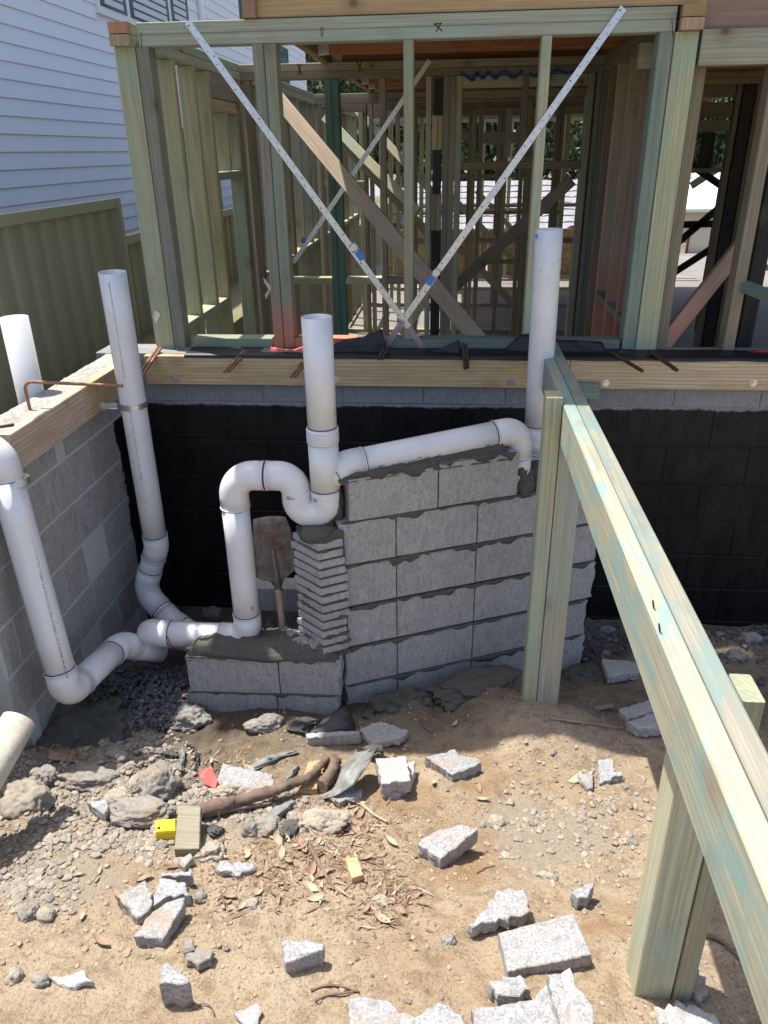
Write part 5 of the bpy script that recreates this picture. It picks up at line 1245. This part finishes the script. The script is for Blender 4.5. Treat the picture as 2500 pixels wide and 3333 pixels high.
rock('rubble lump at the foot of the black wall behind the beam post', 1975, 2048, 60, 30, 'rock', 42)
rock('grey rubble lump far right against the black wall', 2440, 2075, 70, 40, 'rock', 43)
rock('rubble lump low in the shade at the far right', 2390, 2150, 60, 40, 'rock', 44)
rock('long rubble slab on the bank at the far right', 2320, 2060, 70, 26, 'rock', 45)
rock('yellow stained stone on the pale soil', 1782, 2850, 58, 24, 'stone', 46)
# loose clods of mortar at the wall foot
for k, (x, y) in enumerate([(1240, 2265), (1280, 2310), (1330, 2270), (1390, 2285), (1200, 2330), (1450, 2240), (1500, 2200), (1350, 2240), (1600, 2200), (1560, 2170)]):
    rock('dark round mortar clod at the foot of the angled wall', x, y, random.uniform(34, 60), random.uniform(26, 44), 'mortar', 60+k, 'mortar', name='mortar_clod', grp='mortar clods at the wall foot', sub=3)
# ------------------------------------------------------------------ other litter
yc = thing('yellow_plastic_block', 'bright yellow plastic bar cap lying beside the pine offcut', 'cap', gnd(538, 2725))
g0 = gnd(538, 2690, .045); P = [atP(x, y, g0, V((0, 0, 1))) for x, y in [(503, 2668), (572, 2664), (573, 2704), (506, 2708)]]
Pb = [V((p.x, p.y, g0.z-.045)) for p in P]; cm = sum(P, V())/4
P2 = [p+(cm-p)*.08 for p in P]
vs = P2+[V((p.x, p.y, p.z-.008)) for p in P]+Pb
recalc(centered('cap_body', vs, [(0, 1, 2, 3)]+[(r*4+i, r*4+(i+1) % 4, (r+1)*4+(i+1) % 4, (r+1)*4+i) for r in range(2) for i in range(4)]+[(11, 10, 9, 8)], 'yellow_cap', yc))
hp = [atP(x, y, g0+V((0, 0, .0008)), V((0, 0, 1))) for x, y in [(512, 2690), (522, 2690), (522, 2699), (512, 2700)]]
centered('cap_slot', hp, [(0, 1, 2, 3)], 'zincdark', yc)
piece('weathered pine offcut lying beside the yellow cap', [(580, 2620), (654, 2620), (648, 2761), (567, 2764)], .045, 'grey', 'timber_offcut', 'timber', .001)
piece('short pale pine offcut under the branch', [(972, 2572), (1003, 2478), (1045, 2472), (1032, 2565)], .045, 'pine', 'timber_offcut', 'timber', .001)
piece('small square pine offcut in the dirt left of the tilted block', [(1123, 2793), (1164, 2788), (1183, 2845), (1145, 2858)], .035, 'pine', 'timber_offcut', 'timber', .001)
piece('small green timber scrap beside the angular chip', [(1845, 2540), (1895, 2505), (1900, 2535), (1870, 2548)], .012, 'green', 'timber_offcut', 'timber', .001)
piece('thin plank sliver in shade right of the beam post', [(1908, 2298), (1995, 2290), (2000, 2300), (1915, 2310)], .012, 'brown', 'timber_offcut', 'timber', .002)
piece('bright red plastic scrap beside the pale flat block', [(643, 2517), (686, 2493), (708, 2539), (700, 2566), (673, 2555)], .003, 'redfilm', 'plastic_scrap', 'plastic', .002, lift=.03, tilt=(.2, -.3), worn=.0003)
piece('small red plastic scrap under the pale flat block', [(820, 2570), (870, 2560), (868, 2578), (840, 2582)], .002, 'redfilm', 'plastic_scrap', 'plastic', .001, lift=.01, worn=.0003)
def flap(label, pts, mat, curl=.05, lift=.02, name='plastic_scrap', seed=0, rise=0):
    """thin bent sheet, given by its two long edges"""
    L, R_ = pts; n, m_ = 14, 8; vs = []
    for j in range(n+1):
        a, b = lerpl(L, j/n), lerpl(R_, j/n)
        for i in range(m_+1):
            u = i/m_; x = a[0]+(b[0]-a[0])*u; y = a[1]+(b[1]-a[1])*u
            p = gnd(x, y, lift+curl*sin(u*pi)*(.4+.6*sin(j/n*pi))+.012*noise.noise(V((u*4, j*.5, seed)))+rise*sin(j/n*pi*.5)); vs.append(p)
    o = centered(name, vs, [(j*(m_+1)+i, j*(m_+1)+i+1, (j+1)*(m_+1)+i+1, (j+1)*(m_+1)+i) for j in range(n) for i in range(m_)], mat, None, True)
    sdf = o.modifiers.new('t', 'SOLIDIFY'); sdf.thickness = .0025; return tag(o, label, 'plastic')
flap('curled grey rubber flap standing over the offcut', ([(1036, 2592), (1088, 2566), (1112, 2500), (1150, 2452), (1208, 2438)], [(1042, 2604), (1098, 2592), (1152, 2556), (1192, 2500), (1222, 2446)]), 'greyplastic', .012, .0, seed=1, rise=.11)
flap('dark folded end of rubber above the shaded block piece', ([(1180, 2432), (1210, 2420), (1245, 2425)], [(1215, 2455), (1232, 2445), (1250, 2460)]), 'dusty', .012, .05, seed=2)
flap('grey strip of damp course across the dirt left of the branch', ([(790, 2500), (860, 2462), (900, 2452), (960, 2440)], [(815, 2512), (880, 2485), (915, 2465), (975, 2452)]), 'greyplastic', .008, .006, seed=3)
flap('black plastic peak in shade before the block column', ([(1006, 2386), (1060, 2335), (1105, 2300)], [(1158, 2375), (1150, 2340), (1130, 2296)]), 'dusty', .035, .02, seed=4)
flap('black plastic fold left of the peak', ([(930, 2372), (960, 2340), (1000, 2330)], [(1000, 2392), (1010, 2365), (1045, 2345)]), 'dusty', .02, .01, seed=5)
flap('dull black plastic twist near the concrete lumps', ([(532, 2440), (555, 2436), (578, 2450)], [(535, 2462), (560, 2470), (580, 2462)]), 'dusty', .012, .01, seed=6)
flap('narrow grey plastic strip standing near the black twist', ([(578, 2505), (588, 2470), (592, 2430)], [(598, 2508), (602, 2470), (602, 2432)]), 'greyplastic', .01, .02, seed=7)
flap('black strap end curving right of the grey strip', ([(605, 2425), (630, 2440), (642, 2470), (628, 2505)], [(612, 2420), (640, 2436), (648, 2470), (636, 2508)]), 'dusty', .006, .01, seed=8)
flap('grey rubber strip under the branch at the centre', ([(918, 2545), (940, 2510), (960, 2488)], [(945, 2545), (962, 2515), (975, 2495)]), 'greyplastic', .015, .01, seed=9)
flap('torn grey plastic scrap under the branch', ([(855, 2668), (895, 2625), (945, 2600)], [(905, 2665), (945, 2640), (965, 2610)]), 'greyplastic', .02, .01, seed=10)
flap('dark plastic tatter below the ribbed lump', ([(900, 2700), (930, 2670), (965, 2665)], [(925, 2735), (960, 2715), (985, 2680)]), 'dusty', .012, .01, seed=11)
flap('crumpled black plastic right of the pine offcut', ([(668, 2700), (690, 2680), (720, 2690)], [(690, 2725), (712, 2718), (735, 2700)]), 'dusty', .0125, .01, seed=12)
flap('brown paper scrap against the left wall in shade', ([(160, 2440), (200, 2436), (248, 2440)], [(150, 2475), (205, 2480), (250, 2478)]), 'dryleaf', .01, .01, seed=13)
# branch and sticks
def stick(label, pts, r0, r1, mat='bark', lift=.02, name='stick', cat='stick', jit=.15):
    P = []; n = len(pts)
    for i, (x, y) in enumerate(pts): P.append(gnd(x, y, lift if not isinstance(lift, (list, tuple)) else lift[i]))
    path = arcpath(P, .08) if n > 2 else P; q = []
    for a, b in zip(path, path[1:]):
        m_ = max(1, int((b-a).length/.012)); q += [a+(b-a)*k/m_ for k in range(m_)]
    q.append(path[-1]); N_ = len(q)
    return tag(tubeobj(name, None, q, [r0+(r1-r0)*i/(N_-1) for i in range(N_)], mat, 12, jit=jit), label, cat)
bn = stick('thick stringy barked branch lying across the rubble', [(650, 2640), (760, 2612), (900, 2572), (1010, 2528), (1064, 2468)], .024, .013, lift=[.03, .035, .045, .06, .07], name='branch', cat='branch', jit=.5)
stick('thinner branch fork below the thick one', [(655, 2655), (780, 2630), (880, 2615)], .009, .006, lift=.02)
stick('short split stump of bark beside the branch tip', [(1045, 2560), (1075, 2520), (1085, 2480)], .022, .03, lift=.03, name='branch', cat='branch', jit=.6)
stick('brown stick leading down from the leaf litter', [(1006, 2750), (1050, 2830), (1088, 2897)], .008, .004, lift=.006)
stick('pale stick at the edge of the leaf litter', [(1178, 2618), (1215, 2650), (1262, 2676)], .006, .004, 'dryleaf2', lift=.01)
stick('long thin stick in the shade left of the two flat blocks', [(1790, 2337), (1900, 2352), (2035, 2370)], .006, .003, 'dryleaf', lift=.01)
stick('bare twig under the wall in the shade', [(1360, 2330), (1385, 2370), (1410, 2388)], .004, .002, lift=.008)
stick('forked dark twig at the bottom centre', [(1012, 3222), (1060, 3205), (1110, 3208), (1170, 3228)], .0035, .002, lift=.006)
stick('second dark twig under the forked one', [(1025, 3258), (1060, 3238), (1130, 3232), (1165, 3222)], .0035, .002, lift=.006)
stick('curly root end at the bottom left', [(610, 3230), (632, 3290), (655, 3262), (690, 3275), (697, 3305)], .003, .0015, lift=.006)
stick('wire twist on the orange soil', [(1552, 2842), (1568, 2835), (1575, 2825), (1612, 2818)], .002, .0015, 'rustd', lift=.006)
stick('long curved root in the dirt shaded by the beam', [(2290, 3040), (2350, 3060), (2400, 3110), (2440, 3150)], .006, .003, lift=.01)
# dry leaves
def leafmesh(k):
    rg = random.Random(k); n = 7; vs = []; L = .06; curl = rg.uniform(.2, 1.0); bend = rg.uniform(-.5, .5)
    for i in range(n+1):
        f = i/n; w_ = .011*sin(pi*min(1, f*.95+.03))**.8; y = bend*L*.4*f*f
        for u in (-1, 0, 1): vs.append((L*(f-.5), y+u*w_, .012*curl*(2*f-1)**2+.006*abs(u)))
    return mesh('dry_leaf', vs, [(3*i+j, 3*i+3+j, 3*i+4+j, 3*i+1+j) for i in range(n) for j in range(2)], True)
LM = []
for k in range(6):
    m_ = leafmesh(k); m_.materials.append(MT['dryleaf' if k % 2 else 'dryleaf2']); LM.append(m_)
cents = [(1060, 2640, 90, 40), (1150, 2680, 80, 50), (960, 2740, 90, 50), (1180, 2800, 80, 50), (880, 2840, 90, 60), (1040, 2850, 80, 60), (1290, 2900, 60, 30), (760, 2900, 120, 60), (1240, 2960, 90, 50), (700, 2480, 120, 40), (400, 2900, 250, 150), (1500, 2500, 300, 150)]
wts = [18, 18, 16, 13, 12, 11, 8, 8, 7, 8, 10, 6]
for (cx, cy, sx, sy), w_ in zip(cents, wts):
    for k in range(w_):
        x, y = random.gauss(cx, sx*.6), random.gauss(cy, sy*.6); p = gnd(x, min(y, 3300), .006)
        m = Matrix.Translation(p) @ Matrix.Rotation(random.uniform(0, 6.28), 4, 'Z') @ Matrix.Rotation(random.uniform(-.4, .4), 4, 'X') @ Matrix.Rotation(random.uniform(-.25, .25), 4, 'Y') @ Matrix.Scale(random.choice([.3, .4, .5, .55, .65, .8, 1.0]), 4)
        o = link('dry_leaf', random.choice(LM), None, None, m); tag(o, 'curled dry brown gum leaf lying on the dirt', 'leaf', 'dry leaves scattered over the pit floor')
# ------------------------------------------------------------------ grit and gravel
def scatter(name, label, pos, mat, smin, smax, seed, power=3):
    rg = random.Random(seed); bm = bmesh.new(); bmesh.ops.create_icosphere(bm, subdivisions=1, radius=1)
    bv = [v.co.copy() for v in bm.verts]; bf = [tuple(v.index for v in f.verts) for f in bm.faces]; bm.free()
    variants = []
    for k in range(12): variants.append([v*(1+rg.uniform(-.28, .28)) for v in bv])
    vs = []; fs = []
    for (x, y) in pos:
        s_ = smin+(smax-smin)*rg.random()**power; var = rg.choice(variants); a = rg.uniform(0, 6.28); ca_, sa_ = cos(a), sin(a); ex = rg.uniform(.7, 1.3); ez = rg.uniform(.5, .9)
        z = H(x, y)+s_*.25; b = len(vs)
        for v in var: vx, vy = v.x*ex, v.y; vs.append((x+(vx*ca_-vy*sa_)*s_, y+(vx*sa_+vy*ca_)*s_, z+v.z*ez*s_))
        fs += [(i+b, j+b, k+b) for i, j, k in bf]
    o = link(name, mesh(name, vs, fs), mat); return tag(o, label, name, kind='stuff')
rg = random.Random(5); pos = []
while len(pos) < 15000:
    x, y = rg.uniform(-1.7, 1.3), rg.uniform(1.1, 2.75)
    d = .35+.65*noise.noise(V((x*2.5, y*2.5, 11)))+.6*noise.noise(V((x*9, y*9, 12)))
    if rg.random() < d: pos.append((x, y))
scatter('pebbles', 'small pebbles and soil crumbs strewn over the dirt', pos, 'pebble', .0015, .0085, 1, 9)
pos = []
while len(pos) < 9000:
    c = rg.choice([(300, 2600, 170, 90), (500, 2560, 150, 80), (150, 2650, 120, 90), (480, 2850, 120, 70), (200, 2820, 180, 110), (130, 3050, 130, 100), (450, 2420, 90, 60), (1900, 2720, 260, 260), (720, 2660, 120, 50), (900, 2700, 200, 80)])
    p = atZ(rg.gauss(c[0], c[2]*.6), rg.gauss(c[1], c[3]*.6), .06); pos.append((p.x, p.y))
scatter('rubble', 'crushed pale concrete rubble grit on the left of the pit', pos, 'rubblem', .002, .014, 2, 4)
pos = []
for k in range(4200):
    x, y = rg.uniform(-1.56, -1.02), rg.uniform(2.38, 3.2); pos.append((x, y))
BUMPS.append((-1.3, 2.75, .5, .09))
scatter('gravel', 'dark blue metal gravel in the corner under the pipes', pos, 'gravel', .005, .011, 3, 1)
tag(lump('gravel_bank', None, (-1.3, 2.75, -.03), .42, .48, .085, 'gravel', 3, 0, 4, .12), 'dark gravel bank in the corner', 'gravel', kind='stuff')
pos = []
for k in range(3800):
    x = rg.uniform(.68, 2.4); y = rg.gauss(3.35, .16)
    if y < 3.62 and y > 2.8: pos.append((x, y))
scatter('rubble', 'grey rubble bank along the foot of the black wall on the right', pos, 'gravel', .005, .022, 4, 3)
pos = [(rg.uniform(-1.0, .6), rg.uniform(3.1, 3.62)) for k in range(1500)]
scatter('rubble', 'grey rubble on the floor behind the angled wall', pos, 'gravel', .005, .02, 6, 3)

# litter of bark flakes and leaf bits
rg = random.Random(21); vs = []; fs = []
for k in range(1800):
    c = rg.choice(cents[:10]+[(1080, 2700, 160, 60), (980, 2760, 170, 80)]); p = gnd(rg.gauss(c[0], c[2]*.9), min(3320, rg.gauss(c[1], c[3]*.8)), .004)
    a = rg.uniform(0, 6.28); L = rg.uniform(.006, .026) if rg.random() < .88 else rg.uniform(.035, .09); w_ = min(.007, L*rg.uniform(.1, .4)); d = V((cos(a), sin(a), rg.uniform(-.25, .25))); n = V((-sin(a), cos(a), rg.uniform(-.5, .5))); b = len(vs)
    vs += [p-d*L*.5, p+n*w_*.5+V((0, 0, .0015)), p+d*L*.5, p-n*w_*.5, p-d*L*.1+V((0, 0, -.003))]; fs += [(b, b+3, b+2, b+1), (b, b+1, b+4), (b+1, b+2, b+4), (b+2, b+3, b+4), (b+3, b, b+4)]
MT['litter'] = peb('bark_flakes', (.17, .11, .075), (.36, .27, .185), (.42, .35, .26))
tag(link('leaf_litter', mesh('leaf_litter', vs, fs), 'litter'), 'fine litter of bark flakes and leaf bits on the dirt', 'litter', kind='stuff')
